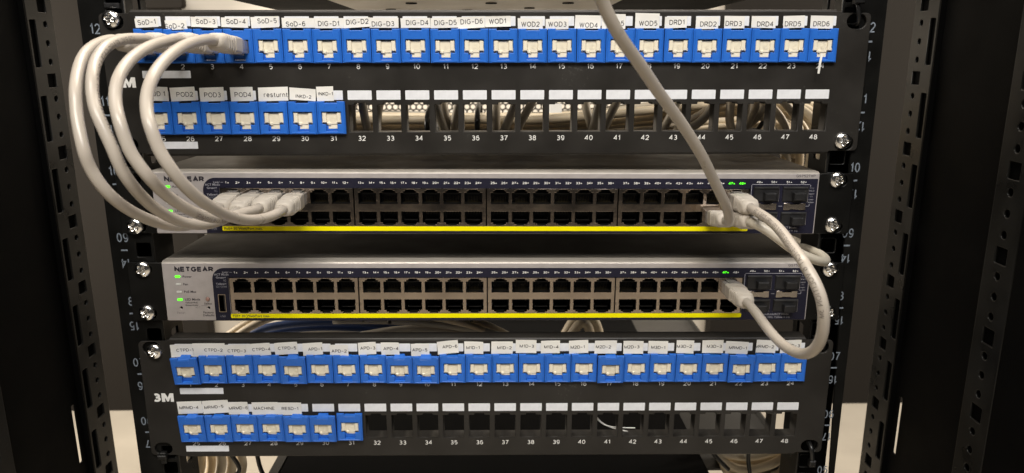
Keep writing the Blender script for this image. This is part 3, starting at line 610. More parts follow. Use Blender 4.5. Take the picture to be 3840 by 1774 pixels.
def make_panel(label, loc, roty, tags, cap, ox):
    root = thing('patch_bay', label, 'patch panel', 'patch panels', loc, (0, roty, 0))
    E, M = 240.1, 221.0
    out = [(-M, -44), (M, -44), (M + 0.6, -43.2)]
    def arc(cx, cz, r, a0):
        return [(cx + r * math.cos(R(a0 + 22.5 * i)), cz + r * math.sin(R(a0 + 22.5 * i))) for i in range(5)]
    out += arc(E - 3, -40.2, 3, -90) + arc(E - 3, 40.2, 3, 0) + [(M + 0.6, 43.2), (M, 44), (-M, 44), (-M - 0.6, 43.2)]
    out += arc(-E + 3, 40.2, 3, 90) + arc(-E + 3, -40.2, 3, 180) + [(-M - 0.6, -43.2)]
    out = [(x + ox, z) for x, z in out]
    holes = [hole_outline(port_x(n), 23.65 if n <= 24 else -21.45) for n in range(1, 49)]
    slots = [rrect(sx * 231.2 + ox, sz * 38.1, 12.4, 9.0, 4.4, 5) for sx in (-1, 1) for sz in (-1, 1)]
    obj('face_plate', plate('face_plate', [out] + holes + slots, -2.0, -0.2, 'black_steel', 0.35), root)
    inner = [[(x + (0.12 if x < cx else -0.12), z) for x, z in h] for h, cx in ((hole_outline(port_x(n), 23.65 if n <= 24 else -21.45), port_x(n)) for n in range(1, 49))]
    obj('tunnel_frame', plate('tunnel_frame', [rrect(0, 0, 440, 86.6)] + inner, -0.2, 8.5, 'black_steel'), root)
    # rolled top and bottom lips of the sheet
    for sz in (-1, 1):
        mb = MB()
        tube(mb, [Vector((-219.5, 0.2, sz * 43.4)), Vector((219.5, 0.2, sz * 43.4))], 1.9, 14)
        mb.box(-219.5, 219.5, 0.2, 9.5, sz * 44.6 - 0.6, sz * 44.6 + 0.6)
        obj('lip', mb.mesh('lip', 'black_steel', True, 40), root)
    for n in range(1, 49):
        obj('port_number', put_text(MB(), str(n), port_x(n) + 0.2, 11.0 if n <= 24 else -34.0, -2.08, 3.2, 1.0, 0.145).mesh('port_number', 'number_white'), root)
    lab = plate('blank_label', [rrect(0, 0, 15.2, 5.8, 0.3, 2)], -2.12, -2.02, 'print_white')
    for n in range(1, 49):
        obj('blank_label', lab, root, (port_x(n), 0, 38.4 if n <= 24 else -6.7))
    strip = plate('long_label', [rrect(0, 0, 30.1, 4.5, 0.3, 2)], -2.12, -2.02, 'print_white')
    obj('long_label', strip, root, (-200.8, 0, 6.3))
    obj('long_label', strip, root, (-200.8, 0, -38.1))
    lg = MB()
    put_text(lg, '3', -232.0, 1.4, -2.08, 6.4, 1.05, 0.25)
    mp = [(0, 0), (0, 1), (.31, 1), (.5, .5), (.69, 1), (1, 1), (1, 0), (.73, 0), (.73, .52), (.57, .04), (.43, .04), (.27, .52), (.27, 0)]
    lg.merge(plate('m', [[(-229.0 + 8.3 * x, -1.8 + 6.4 * z) for x, z in mp]], -2.12, -2.04, 'number_white'))
    obj('logo', lg.mesh('logo', 'number_white'), root)
    for i, (t, x, z, w, h, an, dx, dz) in enumerate(tags):
        c, s = math.cos(R(an)), math.sin(R(an))
        # paper tag: a slightly curled sheet
        v, f = [], []
        NX, NZ = 6, 3
        cu, cv = random.uniform(0.1, 0.9), random.uniform(-0.5, 0.9)
        rag = [random.uniform(-0.25, 0.25) for _ in range(4)]
        for layer in (0, 1):
            for iz in range(NZ + 1):
                for ix in range(NX + 1):
                    u, q = ix / NX - 0.5, iz / NZ - 0.5
                    xx = u * w + rag[0] * q
                    zz = q * h + rag[1] * u * 2 + rag[2] * u * q
                    yy = -2.32 - i % 3 * 0.1 - cu * (2 * abs(u)) ** 3 * 0.5 - max(0, cv) * max(0, -2 * q) ** 2 * 0.5 - max(0, cv) * 0.3 * max(0, 2 * q) ** 3
                    v.append((x + xx * c - zz * s, yy + layer * 0.09, z + xx * s + zz * c))
        n1 = (NX + 1) * (NZ + 1)
        for iz in range(NZ):
            for ix in range(NX):
                a = iz * (NX + 1) + ix
                f.append((a, a + 1, a + NX + 2, a + NX + 1))
                f.append((n1 + a, n1 + a + NX + 1, n1 + a + NX + 2, n1 + a + 1))
        edge = [ix for ix in range(NX + 1)] + [NX + iz * (NX + 1) for iz in range(1, NZ + 1)] + \
               [NZ * (NX + 1) + ix for ix in range(NX - 1, -1, -1)] + [iz * (NX + 1) for iz in range(NZ - 1, 0, -1)]
        for a, b in zip(edge, edge[1:] + edge[:1]):
            f.append((b, a, a + n1, b + n1))
        pt = obj('paper_tag', MB().add(v, f).mesh('paper_tag', 'paper', True, 30), root)
        cc = 2.15 if t.startswith('INKD') else cap
        tw = 0.98 if cap > 2.5 else 1.1
        wid = max(q[0] for q in text_flat(t, cc, tw, 0.13)[0]) * 2
        if wid > w - 0.8:
            tw *= (w - 0.8) / wid
        bx, bz = x + dx * c - dz * s, z + dx * s + dz * c
        mb = MB()
        put_text(mb, t, bx, bz, -2.42 - i % 3 * 0.1, cc, tw, 0.125 if cc > 2.5 else 0.15, ang=an)
        v2 = []
        for p in mb.v:   # lay the lettering on the curl of the paper
            lx, lz = (p[0] - x) * c + (p[2] - z) * s, -(p[0] - x) * s + (p[2] - z) * c
            u, q = lx / w, lz / h
            yy = -2.36 - i % 3 * 0.1 - cu * min(1.2, abs(2 * u)) ** 3 * 0.5 - max(0, cv) * max(0, -2 * q) ** 2 * 0.5 - max(0, cv) * 0.3 * max(0, 2 * q) ** 3
            v2.append((p[0], yy - 0.07 + p[1] + 2.42 + i % 3 * 0.1, p[2]))
        mb.v = v2
        obj('tag_lettering', mb.mesh('tag_lettering', 'ink'), pt)
    return root

P1 = make_panel('upper black patch panel with blue jacks 1 to 31, mounted above both switches', (0, 0, 241.1), R(0.06), T1, 3.0, 1.2)
P2 = make_panel('lower black patch panel below both switches, opening 48 at its right end', (0, 0, 24.5), R(0.4), T2, 2.25, -0.8)
screw(P1, -231.0, 39.6)
screw(P1, 231.0, -36.5)
screw(P2, -230.2, 36.0)

# ------------------------------------------------------------------ keystone jacks
def bezel_mesh():
    w, h, nw, nd = 8.95, 10.3, 3.85, 1.0
    out = [(-w, -h), (w, -h), (w, h), (nw, h), (nw + 0.25, h - nd), (-nw - 0.25, h - nd), (-nw, h), (-w, h)]
    t0, t1, t2 = h - 6.5, h - 14.5, h - 18.75
    hole = [(-6.15, t1), (-4.2, t1), (-3.55, t1 - 0.7), (-3.55, t2), (3.55, t2), (3.55, t1), (6.15, t1), (6.15, t0), (-6.15, t0)]
    me = plate('bezel', [out, hole], 0.0, 2.2, 'blue_plastic', 0.3)
    mb = MB()
    mb.merge(me)
    # raised side ribs and a lip under the opening
    for s in (-1, 1):
        mb.bbox(s * 8.1 - 0.35, s * 8.1 + 0.35, -0.35, 0.4, -9.7, 9.6, 0.25)
    mb.bbox(-7.3, 7.3, -0.3, 0.3, -9.9, -9.2, 0.2)
    # body that passes through the panel opening
    mb.box(-7.1, 7.1, 2.1, 3.2, -8.3, -5.2).box(-7.1, -6.3, 2.1, 24, -8.3, 8.2).box(6.3, 7.1, 2.1, 24, -8.3, 8.2)
    mb.box(-7.1, 7.1, 2.1, 24, 4.6, 8.2).box(-7.1, 7.1, 2.1, 24, -9.0, -8.5)
    return mb.mesh('bezel', 'blue_plastic')
def latch_mesh():
    # the springy tab in the notch of the bezel, rising backwards into the panel opening
    v = [(-3.7, -0.1, 8.3), (3.7, -0.1, 8.3), (3.7, 0.6, 9.0), (-3.7, 0.6, 9.0), (-3.3, 6.5, 10.1), (3.3, 6.5, 10.1),
         (-3.7, 1.6, 7.6), (3.7, 1.6, 7.6), (-3.3, 6.5, 8.9), (3.3, 6.5, 8.9)]
    f = [(0, 1, 2, 3), (3, 2, 5, 4), (4, 5, 9, 8), (8, 9, 7, 6), (6, 7, 1, 0), (0, 3, 4, 8, 6), (1, 7, 9, 5, 2)]
    mb = MB().add(v, f)
    mb.bbox(-3.9, -3.3, -0.15, 1.0, 6.4, 8.6, 0.15).bbox(3.3, 3.9, -0.15, 1.0, 6.4, 8.6, 0.15)
    return mb.mesh('latch', 'blue_plastic')
def insert_mesh(tip=-7.3):
    mb = MB()
    mb.box(-6.2, 6.2, 3.4, 4.2, -8.4, 4.5)                      # back
    mb.bbox(-5.95, -3.2, 0.7, 3.6, -3.1, 3.3, 0.35)             # ears
    mb.bbox(3.2, 5.9, 0.7, 3.6, -3.1, 3.3, 0.35)
    mb.bbox(-3.3, 3.3, 1.5, 3.6, -4.3, 2.9, 0.3)                # middle field
    mb.bbox(-2.6, 3.3, 1.9, 3.6, tip, -4.2, 0.3)               # tongue
    mb.bbox(-2.5, -0.9, 0.9, 2.2, -4.6, -2.9, 0.3)              # nub
    mb.bbox(5.4, 6.25, 1.0, 3.5, -3.5, -1.6, 0.2)
    mb.bbox(-6.25, -5.5, 1.0, 3.5, -3.5, -2.3, 0.2)
    return mb.mesh('shutter', 'cream_plastic')
def mark_mesh():
    mb = MB()
    for r in (1.75, 1.05):
        tube(mb, [Vector((0.7 + r * math.cos(R(a)), 1.5, -0.6 + r * math.sin(R(a)))) for a in range(0, 361, 24)], 0.14, 6, False)
    tube(mb, [Vector((0.7 + 0.5 * math.cos(R(a)), 1.5, -0.6 + 0.5 * math.sin(R(a)))) for a in range(20, 330, 31)], 0.13, 6)
    return mb.mesh('embossed_mark', 'cream_plastic', True)
def spring_mesh():
    mb = MB()
    mb.box(-6.2, -5.95, 1.6, 3.3, -1.2, 1.6).box(5.95, 6.2, 1.6, 3.3, -1.2, 1.6).box(-4.9, -1.0, 2.4, 3.3, 3.3, 3.55).box(1.0, 4.9, 2.4, 3.3, 3.3, 3.55)
    return mb.mesh('shield_spring', 'cavity')
def cavity_mesh():
    mb = MB()
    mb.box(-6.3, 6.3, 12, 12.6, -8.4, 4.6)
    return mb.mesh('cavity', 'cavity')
def lower_slot(m, top=-7.3):
    return MB().box(-3.3, 3.3, 3.0, 3.3, -8.4, top).mesh('lower_slot', m)
BEZ, LAT, INS, MRK, SPR, CAV = bezel_mesh(), latch_mesh(), insert_mesh(), mark_mesh(), spring_mesh(), cavity_mesh()
SLOT_LIGHT, SLOT_DARK = lower_slot('cream_plastic'), lower_slot('cover_black', -5.6)
INS_SHORT = insert_mesh(-5.7)

def add_jack(panel, n, tags, which, loose=0.0):
    base = 23.5 if n <= 24 else -20.8
    zc, ry = (241.1, R(0.06)) if which == 'upper' else (24.5, R(0.4))
    x, z = port_x(n), base
    wx, wz = x * math.cos(ry) + z * math.sin(ry), zc - x * math.sin(ry) + z * math.cos(ry)
    idx = n - 1 if n <= 24 else 24 + n - 25
    t = tags[idx][0] if idx < len(tags) else None
    if which == 'upper' and n in (1, 2, 3, 4):
        lab = 'blue network jack with a grey plug in it, under tag %s on the upper panel' % t
    elif which == 'upper' and n in (17, 18):
        lab = 'blue network jack numbered %d on upper panel, %s the tag WOD5' % (n, 'crossed by a cable, under' if n == 17 else 'right of the cable, under')
    elif t:
        lab = 'blue network jack with cream shutter under paper tag %s on the %s panel' % (t, which)
    elif n == 30:
        lab = 'blue network jack numbered 30 under a blank white label on the lower panel'
    else:
        lab = 'last blue jack, numbered 31, beside the empty openings of the lower panel'
    if loose > 0.6:
        lab = lab.replace('blue network jack', 'loose blue network jack')
    root = thing('keystone_jack', lab, 'network jack', 'blue jacks in the %s patch panel' % which,
                 (wx + random.uniform(-.12, .12), -4.3 - 2.2 * loose, wz + random.uniform(-0.1, 0.1) - 0.5 * loose),
                 (R(random.uniform(-0.5, 0.8) + 6.5 * loose), ry + R(random.uniform(-0.35, 0.35) * (1 + loose)), R(random.uniform(-0.5, 0.5))))
    b = obj('bezel', BEZ, root)
    obj('latch', LAT, root)
    if which == 'upper' and n <= 4:
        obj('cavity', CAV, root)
        return
    ins = obj('shutter', INS if which == 'upper' else INS_SHORT, root)
    obj('embossed_mark', MRK, ins)
    obj('shield_spring', SPR, root)
    obj('lower_slot', SLOT_LIGHT if which == 'upper' else SLOT_DARK, root)

for n in range(1, 32):
    add_jack(P1, n, T1, 'upper')
LOOSE = {1: 1.3, 2: 0.5, 3: .3, 4: .25, 5: 1.0, 6: .3, 7: .35, 8: .3, 9: 0.9, 10: 1.0, 17: 0.85, 22: 0.65, 25: 0.75, 26: 0.65, 27: 0.6, 28: 0.6, 29: 0.95, 30: 0.95}
for n in range(1, 32):
    add_jack(P2, n, T2, 'lower', LOOSE.get(n, random.uniform(0, 0.15)))

# ------------------------------------------------------------------ network switches
BX = [-174.6 + 86.8 * i for i in range(4)]
PX = [8.8 + 13.9 * i for i in range(6)]
def port_outline(x, up):
    w = 5.9
    if up:
        return [(x - w, -0.6), (x + w, -0.6), (x + w, 7.1), (x + 4.3, 7.1), (x + 4.3, 8.2), (x + 2.95, 8.2), (x + 2.95, 9.15), (x - 2.95, 9.15), (x - 2.95, 8.2), (x - 4.3, 8.2), (x - 4.3, 7.1), (x - w, 7.1)]
    return [(x - w, -5.5), (x - w, -13.1), (x - 4.3, -13.1), (x - 4.3, -14.2), (x - 2.75, -14.2), (x - 2.75, -15.0), (x + 2.75, -15.0), (x + 2.75, -14.2), (x + 4.3, -14.2), (x + 4.3, -13.1), (x + w, -13.1), (x + w, -5.5)]
def block_mesh():
    out = rrect(43.4, -2.95, 86.0, 25.1)
    hs = [port_outline(x, True) for x in PX] + [port_outline(x, False) for x in PX]
    me = plate('port_block', [out] + hs, -2.75, -2.15, 'port_steel', 0.12)
    mb = MB()
    mb.merge(me)
    # spring fingers on the dividers
    for i in range(7):
        x = 1.85 + 13.9 * i
        for zz in (2.3, -8.9):
            mb.bbox(x - 1.25, x - 0.55, -3.0, -2.5, zz - 1.0, zz + 1.0, 0.12)
            mb.bbox(x + 0.55, x + 1.25, -3.0, -2.5, zz - 1.0, zz + 1.0, 0.12)
    for x in PX:
        # bright folded sill under the upper ports and ledges in the lower ones
        mb.box(x - 5.9, x + 5.9, -2.85, -1.0, -0.85, -0.62)
        for s in (-1, 1):
            mb.box(x + s * 5.1 - 0.8, x + s * 5.1 + 0.8, -2.7, 0.5, -13.35, -13.12)
            mb.box(x + s * 3.6 - 0.8, x + s * 3.6 + 0.8, -2.7, 0.5, -14.45, -14.22)
    return mb.mesh('port_block', 'port_steel')
def port_mesh(up):
    mb = MB()
    z0, z1 = (-0.7, 9.3) if up else (-15.2, -5.4)
    w, d = 5.95, 9.0
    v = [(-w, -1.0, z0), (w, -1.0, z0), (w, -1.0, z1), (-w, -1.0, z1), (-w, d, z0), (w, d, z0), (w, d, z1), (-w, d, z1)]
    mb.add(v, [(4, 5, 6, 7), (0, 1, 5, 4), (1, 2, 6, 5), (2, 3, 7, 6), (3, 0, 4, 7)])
    for i in range(8):
        x = -3.6 + 1.03 * i
        if up:
            p = [Vector((x, 0.6, 0.1)), Vector((x, 3.0, 0.7)), Vector((x, 6.5, 3.4))]
        else:
            p = [Vector((x, 0.2, -6.0)), Vector((x, 3.0, -6.6)), Vector((x, 6.5, -9.3))]
        tube(mb, p, 0.16, 5, True, 1)
    # plastic guide step
    if up:
        mb.box(-4.4, 4.4, 1.5, 8.8, 5.6, 6.0)
    else:
        mb.box(-4.4, 4.4, 1.5, 8.8, -12.2, -11.8)
    return mb.mesh('port', ['cavity', 'contact'])
BLOCK, PORT_UP, PORT_DN = block_mesh(), port_mesh(True), port_mesh(False)

def tri(mb, x, z, s, up, y, mi):
    d = s if up else -s
    v = [(x - s, y, z - d * 0.7), (x + s, y, z - d * 0.7), (x, y, z + d * 0.8)]
    return mb.add(v, [(0, 1, 2) if up else (1, 0, 2)], mi)

def make_switch(label, loc, roty, green):
    root = thing('network_switch', label, 'network switch', 'rack switches between the patch panels', loc, (0, roty, 0))
    Z0, Z1 = -21.2, 20.5
    W = 218.2
    # case: lid with a rounded front edge, sides and floor
    prof = [(-2.0, Z0 + 0.8), (-1.2, Z0), (260, Z0), (260, Z1 + 0.6), (8.0, Z1 + 0.6), (7.7, Z1 + 0.35), (7.2, Z1 + 0.35), (6.9, Z1 + 0.55), (0.6, Z1 + 0.5), (-0.6, Z1 + 0.2), (-1.5, Z1 - 0.4), (-2.0, Z1 - 1.0)]
    n = len(prof)
    v = [(-W, a, b) for a, b in prof] + [(W, a, b) for a, b in prof]
    f = [(i, (i + 1) % n, (i + 1) % n + n, i + n) for i in range(n)]
    # front wall is left to the front sheet, so drop that strip
    f = [q for q in f if not (q[0] == n - 1)] + [tuple(range(n)), tuple(reversed(range(n, 2 * n)))]
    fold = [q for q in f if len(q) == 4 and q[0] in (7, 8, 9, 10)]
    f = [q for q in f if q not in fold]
    obj('case', MB().add(v, f).mesh('case', 'shaded_lid_steel'), root)
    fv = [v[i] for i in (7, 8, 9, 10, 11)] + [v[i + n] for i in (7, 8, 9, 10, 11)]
    obj('front_fold', MB().add(fv, [(i, i + 1, i + 6, i + 5) for i in range(4)]).mesh('front_fold', 'lit_fold_steel'), root)
    bz = [(-174.9, -15.75), (173.1, 9.85)]
    usb = rrect(-180.1, -8.2, 5.0, 12.6)
    win = rrect((bz[0][0] + bz[1][0]) / 2, (bz[0][1] + bz[1][1]) / 2, bz[1][0] - bz[0][0], bz[1][1] - bz[0][1])
    sfps = [rrect(cx, cz, 17.2, hh) for cx in (183.8, 203.2) for cz, hh in ((6.2, 10.4), (-10.3, 9.2))]
    small = [circle(-208.0, -11.6, 0.95, 14), circle(-189.6, -11.6, 0.95, 14), circle(-189.8, -5.4, 1.45, 16)] + \
            [rrect(-208.4, z, 3.5, 1.5, 0.7, 3) for z in (10.5, 5.2, -0.2, -5.7)]
    obj('front_sheet', plate('front_sheet', [rrect(0, (Z0 + Z1) / 2 - 0.1, 2 * W - 0.2, Z1 - Z0 - 1.5, 0.6, 2), win, usb] + sfps + small, -2.3, -1.0, 'switch_silver', 0.2), root)
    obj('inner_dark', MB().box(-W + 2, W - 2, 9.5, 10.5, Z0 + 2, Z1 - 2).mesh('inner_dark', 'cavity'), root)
    # printed navy label with a rounded upper left corner
    r = 8.2
    lab = [(-185.4, -20.4), (217.4, -20.4), (217.4, 16.5)] + [(-185.4 + r + r * math.cos(R(a)), 16.5 - r + r * math.sin(R(a))) for a in range(90, 181, 10)]
    win2 = rrect((bz[0][0] + bz[1][0]) / 2, (bz[0][1] + bz[1][1]) / 2, bz[1][0] - bz[0][0] + 0.1, bz[1][1] - bz[0][1] + 0.1)
    obj('navy_label', plate('navy_label', [lab, win2, rrect(-180.1, -8.2, 5.1, 12.7)] + [rrect(cx, cz, 17.3, hh) for cx in (183.8, 203.2) for cz, hh in ((6.2, 10.5), (-10.3, 9.3))], -2.42, -2.32, 'navy_label'), root)
    yl = obj('yellow_strip', plate('yellow_strip', [rrect(-0.9, -17.25, 348.4, 3.1, 0.8, 3)], -2.52, -2.43, 'yellow_label'), root)
    mb = MB()
    put_text(mb, 'PoE+ 30 Watt/Port max.', -173.9, -17.25, -2.58, 1.6, 1.08, 0.012, 'LEFT')
    obj('lettering', mb.mesh('lettering', 'dark_text'), yl)
    # port blocks
    for i, bx in enumerate(BX):
        b = obj('port_block', BLOCK, root, (bx, 0, 0))
        for j, x in enumerate(PX):
            obj('port', PORT_UP, b, (x, 0, 0))
            obj('port', PORT_DN, b, (x, 0, 0))
    # port numbers
    for i, bx in enumerate(BX):
        for j in range(12):
            k = 12 * i + j + 1
            tgt = MB()
            x = bx + 4.3 + 6.98 * j
            put_text(tgt, str(k), x, 13.4, -2.5, 1.5, 1.15, 0.2)
            tri(tgt, x + (1.5 if k < 10 else 2.1), 13.3, 0.55, j % 2 == 0, -2.5, 0)
            if k in green:
                tag(obj('port_number', tgt.mesh('port_number', 'led_green'), root), 'green lit port number %d' % k)
            else:
                obj('port_number', tgt.mesh('port_number', 'number_white'), root)
    for k, x in zip((49, 50, 51, 52), (178.2, 187.8, 197.7, 207.3)):
        tgt = put_text(MB(), str(k), x, 14.3, -2.5, 1.4, 1.15, 0.18)
        tri(tgt, x + 2.1, 14.2, 0.5, k % 2 == 1, -2.5, 0)
        obj('port_number', tgt.mesh('port_number', 'number_white'), root)
    # lettering on the navy label
    g = MB()
    for t, x, z, al in (('Link/', -174.3, 13.6, 'RIGHT'), ('ACT Mode', -174.2, 12.0, 'RIGHT'), ('Green=', -176.2, 9.9, 'RIGHT'), ('1G', -176.2, 7.8, 'RIGHT'), ('Yellow=', -176.1, 5.5, 'RIGHT'), ('10/100M', -176.2, 3.5, 'RIGHT'), ('USB', -180.5, -17.4, 'CENTER'),
                     ('Speed/Link/ACT Mode:', 206.4, -16.4, 'RIGHT'), ('Green = 10G, Yellow = 1G', 207.1, -18.6, 'RIGHT')):
        put_text(g, t, x, z, -2.5, 1.4, 1.04, 0.011, al)
    for i, t in enumerate(('Ports', '49 & 51', 'support', '10G', 'copper', 'modules')):
        put_text(g, t, 213.9, 10.4 - 1.9 * i, -2.5, 1.0, 0.8, 0.0)
    g.box(-173.6, -171.9, -2.5, -2.46, 13.45, 13.65)
    for x0, x1, z0, z1 in ((174.0, 212.4, 12.55, 12.85), (173.6, 173.9, -1.6, 12.3), (212.7, 213.0, 11.4, 12.5), (210.2, 212.9, -1.95, -1.65), (212.9, 213.2, -1.7, -0.2), (192.5, 195.0, -1.95, -1.65)):
        g.box(x0, x1, -2.5, -2.46, z0, z1)
    obj('label_lettering', g.mesh('label_lettering', 'grey_text'), root)
    # lettering on the silver sheet
    d = MB()
    for t, x, z, al, cap in (('Power', -205.1, 10.5, 'LEFT', 1.5), ('Fan', -205.1, 5.2, 'LEFT', 1.5), ('PoE Max', -205.1, -0.1, 'LEFT', 1.5), ('LED Mode', -205.1, -5.5, 'LEFT', 1.55),
                             ('Yellow=PoE', -205.0, -7.8, 'LEFT', 1.1), ('Green=Link/', -205.1, -9.6, 'LEFT', 1.1), ('ACT', -195.5, -11.3, 'RIGHT', 1.1), ('Select', -189.8, -8.5, 'CENTER', 1.4),
                             ('Reset', -208.4, -15.0, 'CENTER', 1.5), ('Factory', -190.1, -14.8, 'CENTER', 1.5), ('Defaults', -190.1, -16.8, 'CENTER', 1.5), ('GS752TXP', 215.4, 18.4, 'RIGHT', 1.75)):
        put_text(d, t, x, z, -2.38, cap, 1.06, 0.12 if t[0] == 'G' and t[1] == 'S' else 0.012, al, shear=0.15 if t.startswith('GS') else 0)
    d.box(-194.4, -190.2, -2.38, -2.34, -10.1, -9.95)
    obj('sheet_lettering', d.mesh('sheet_lettering', 'dark_text'), root)
    lg = MB()
    put_text(lg, 'NETGEAR', -196.8, 15.65, -2.4, 3.5, 1.0, 0.27)
    k = 25.8 / (max(p[0] for p in lg.v) - min(p[0] for p in lg.v))
    lg.v = [(-196.8 + (p[0] + 196.8) * k, p[1], p[2]) for p in lg.v]
    obj('logo', lg.mesh('logo', 'dark_text'), root)
    # indicator lights, button, pin holes
    for z, on in ((10.5, 1), (5.2, 0), (-0.2, 0), (-5.7, 1)):
        obj('indicator_light', plate('indicator_light', [rrect(-208.4, z, 3.4, 1.45, 0.68, 3)], -2.55, -1.5, 'led_green' if on else 'led_off', 0.12), root)
    obj('select_button', plate('select_button', [circle(-189.8, -5.4, 1.3, 18)], -3.0, -1.0, 'button_rose', 0.3), root)
    # usb socket
    u = MB()
    u.merge(plate('usb_socket', [rrect(-180.1, -8.2, 5.0, 12.6, 0.3, 2), rrect(-180.1, -8.2, 4.2, 11.8)], -2.7, 5.0, 'port_steel'))
    u.box(-179.6, -178.2, -1.0, 5, -13.6, -2.8, 1)
    obj('usb_socket', u.mesh('usb_socket', ['port_steel', 'cover_black']), root)
    # four module slots closed by black dust covers, steel strips between
    for cx in (183.8, 203.2):
        for cz, hh in ((6.2, 10.2), (-10.3, 9.0)):
            c = obj('dust_cover', MB().bbox(cx - 8.4, cx + 8.4, -3.0, 2, cz - hh / 2, cz + hh / 2, 0.5).bbox(cx - 8.0, cx + 8.0, -3.4, -2.9, cz + hh / 2 - 1.6, cz + hh / 2 - 0.5, 0.2).mesh('dust_cover', 'cover_black'), root)
            obj('grip', MB().bbox(cx - 2.2, cx + 5.2, -7.5, -2.9, cz - 3.6, cz + 1.4, 0.5).mesh('grip', 'cover_black'), c)
        st = [(cx - 7.3, -4.3), (cx - 2.9, -4.3), (cx - 2.9, -3.9), (cx + 2.9, -3.9), (cx + 2.9, -4.3), (cx + 7.3, -4.3), (cx + 7.3, 0.3), (cx + 3.2, 0.3), (cx + 3.0, -0.5), (cx - 3.0, -0.5), (cx - 3.2, 0.3), (cx - 7.3, 0.3)]
        obj('steel_strip', plate('steel_strip', [st], -3.1, -2.45, 'sfp_steel', 0.15), root)
    # ears
    for s in (-1, 1):
        o = [rrect(s * 229.9, -0.4, 22.8, 40.8, 1.2, 3)] + [rrect(s * 231.2, z, 12.4, 8.0, 3.9, 4) for z in (15.4, -15.9)]
        obj('ear', plate('ear', o, -2.0, -0.2, 'rack_black', 0.35), root)
    return root

S1 = make_switch('upper grey network switch, the one with seven cables plugged into it', (0, 0, 164.4), R(0.4), (47, 48))
S2 = make_switch('lower grey network switch with a single cable plugged in at right', (0, 0, 103.5), R(0.4), (47,))
for sw, lst in ((S1, ((-232.3, -15.9), (230.2, 15.9), (230.2, -14.6))), (S2, ((-231.0, 15.6), (-231.6, -15.0), (231.6, 15.5), (233.2, -15.2)))):
    for x, z in lst:
        screw(sw, x, z)

# ------------------------------------------------------------------ patch cables
CR = 2.95
def sect(w, h, r, n=4):
    return rrect(0, 0, w, h, r, n)
def loft(mb, secs, mi=0):
    """secs: list of (y, outline) along -y ... outline in (x,z)"""
    o = len(mb.v)
    n = len(secs[0][1])
    for y, s in secs:
        mb.v += [(x, y, z) for x, z in s]
    for i in range(len(secs) - 1):
        for k in range(n):
            k2 = (k + 1) % n
            mb.f.append((o + i * n + k, o + (i + 1) * n + k, o + (i + 1) * n + k2, o + i * n + k2))
            mb.m.append(mi)
    mb.f.append(tuple(o + k for k in range(n)))
    mb.f.append(tuple(o + (len(secs) - 1) * n + k for k in reversed(range(n))))
    mb.m += [mi, mi]
    return mb
def boot_mesh():
    mb = MB()
    secs = [(-9.0, sect(12.0, 9.4, 1.2)), (-16.0, sect(12.4, 9.9, 1.6)), (-19.2, sect(12.2, 9.9, 1.9))]
    y = -19.4
    for i in range(4):
        secs += [(y, sect(10.9 - .15 * i, 8.7, 2.0)), (y - 1.5, sect(10.8 - .15 * i, 8.6, 2.0)), (y - 1.6, sect(12.0 - .2 * i, 9.8, 2.4)), (y - 3.0, sect(11.9 - .2 * i, 9.7, 2.6))]
        y -= 3.2
    secs += [(y, sect(11.3, 9.4, 3.2)), (y - 3.2, sect(10.6, 9.0, 3.9)), (y - 4.4, sect(9.2, 7.8, 3.7)), (y - 4.9, sect(7.0, 6.6, 3.2))]
    loft(mb, secs)
    # small moulding pips
    mb.bbox(-6.5, 6.5, -25.4, -24.6, -2.2, -1.4, 0.1)
    return mb.mesh('boot', 'boot_rubber', True, 35)
def connector_mesh():
    mb = MB()
    loft(mb, [(1.5, sect(11.6, 7.6, 0.4)), (-9.2, sect(11.6, 8.2, 0.5))])
    mb.box(-3.0, 3.0, -9.0, 1.0, 4.1, 4.9)          # latch
    mb.bbox(-5.3, 5.3, -8.0, -4.5, 4.12, 4.4, 0.1)
    mb.box(-5.95, -5.75, -6.5, -1.0, -2.5, 1.5).box(5.75, 5.95, -6.5, -1.0, -2.5, 1.5)
    return mb.mesh('connector', 'clear_plug')
BOOT, CONN = boot_mesh(), connector_mesh()

def place_plug(root, port, end, flip=False):
    """port: centre of the opening (world mm), end: end of the boot (world mm)"""
    port, end = Vector(port), Vector(end)
    d = (port - end).normalized()          # local +y
    zx = Vector((0, 0, -1 if flip else 1))
    xax = d.cross(zx).normalized()
    zax = xax.cross(d)
    M = Matrix(((xax.x, d.x, zax.x), (xax.y, d.y, zax.y), (xax.z, d.z, zax.z)))
    b = obj('boot', BOOT, root, port, M.to_euler())
    obj('connector', CONN, b)
    return port - d * 37.0, d

def on_switch(zc, blk, col, up):
    x = BX[blk] + PX[col]
    z = 3.2 if up else -9.2
    a = R(0.4)
    return (x * math.cos(a) + z * math.sin(a), -2.0, zc - x * math.sin(a) + z * math.cos(a))
def on_panel(n):
    return (port_x(n), -4.0, 241.1 + 22.6 - port_x(n) * math.sin(R(0.06)))

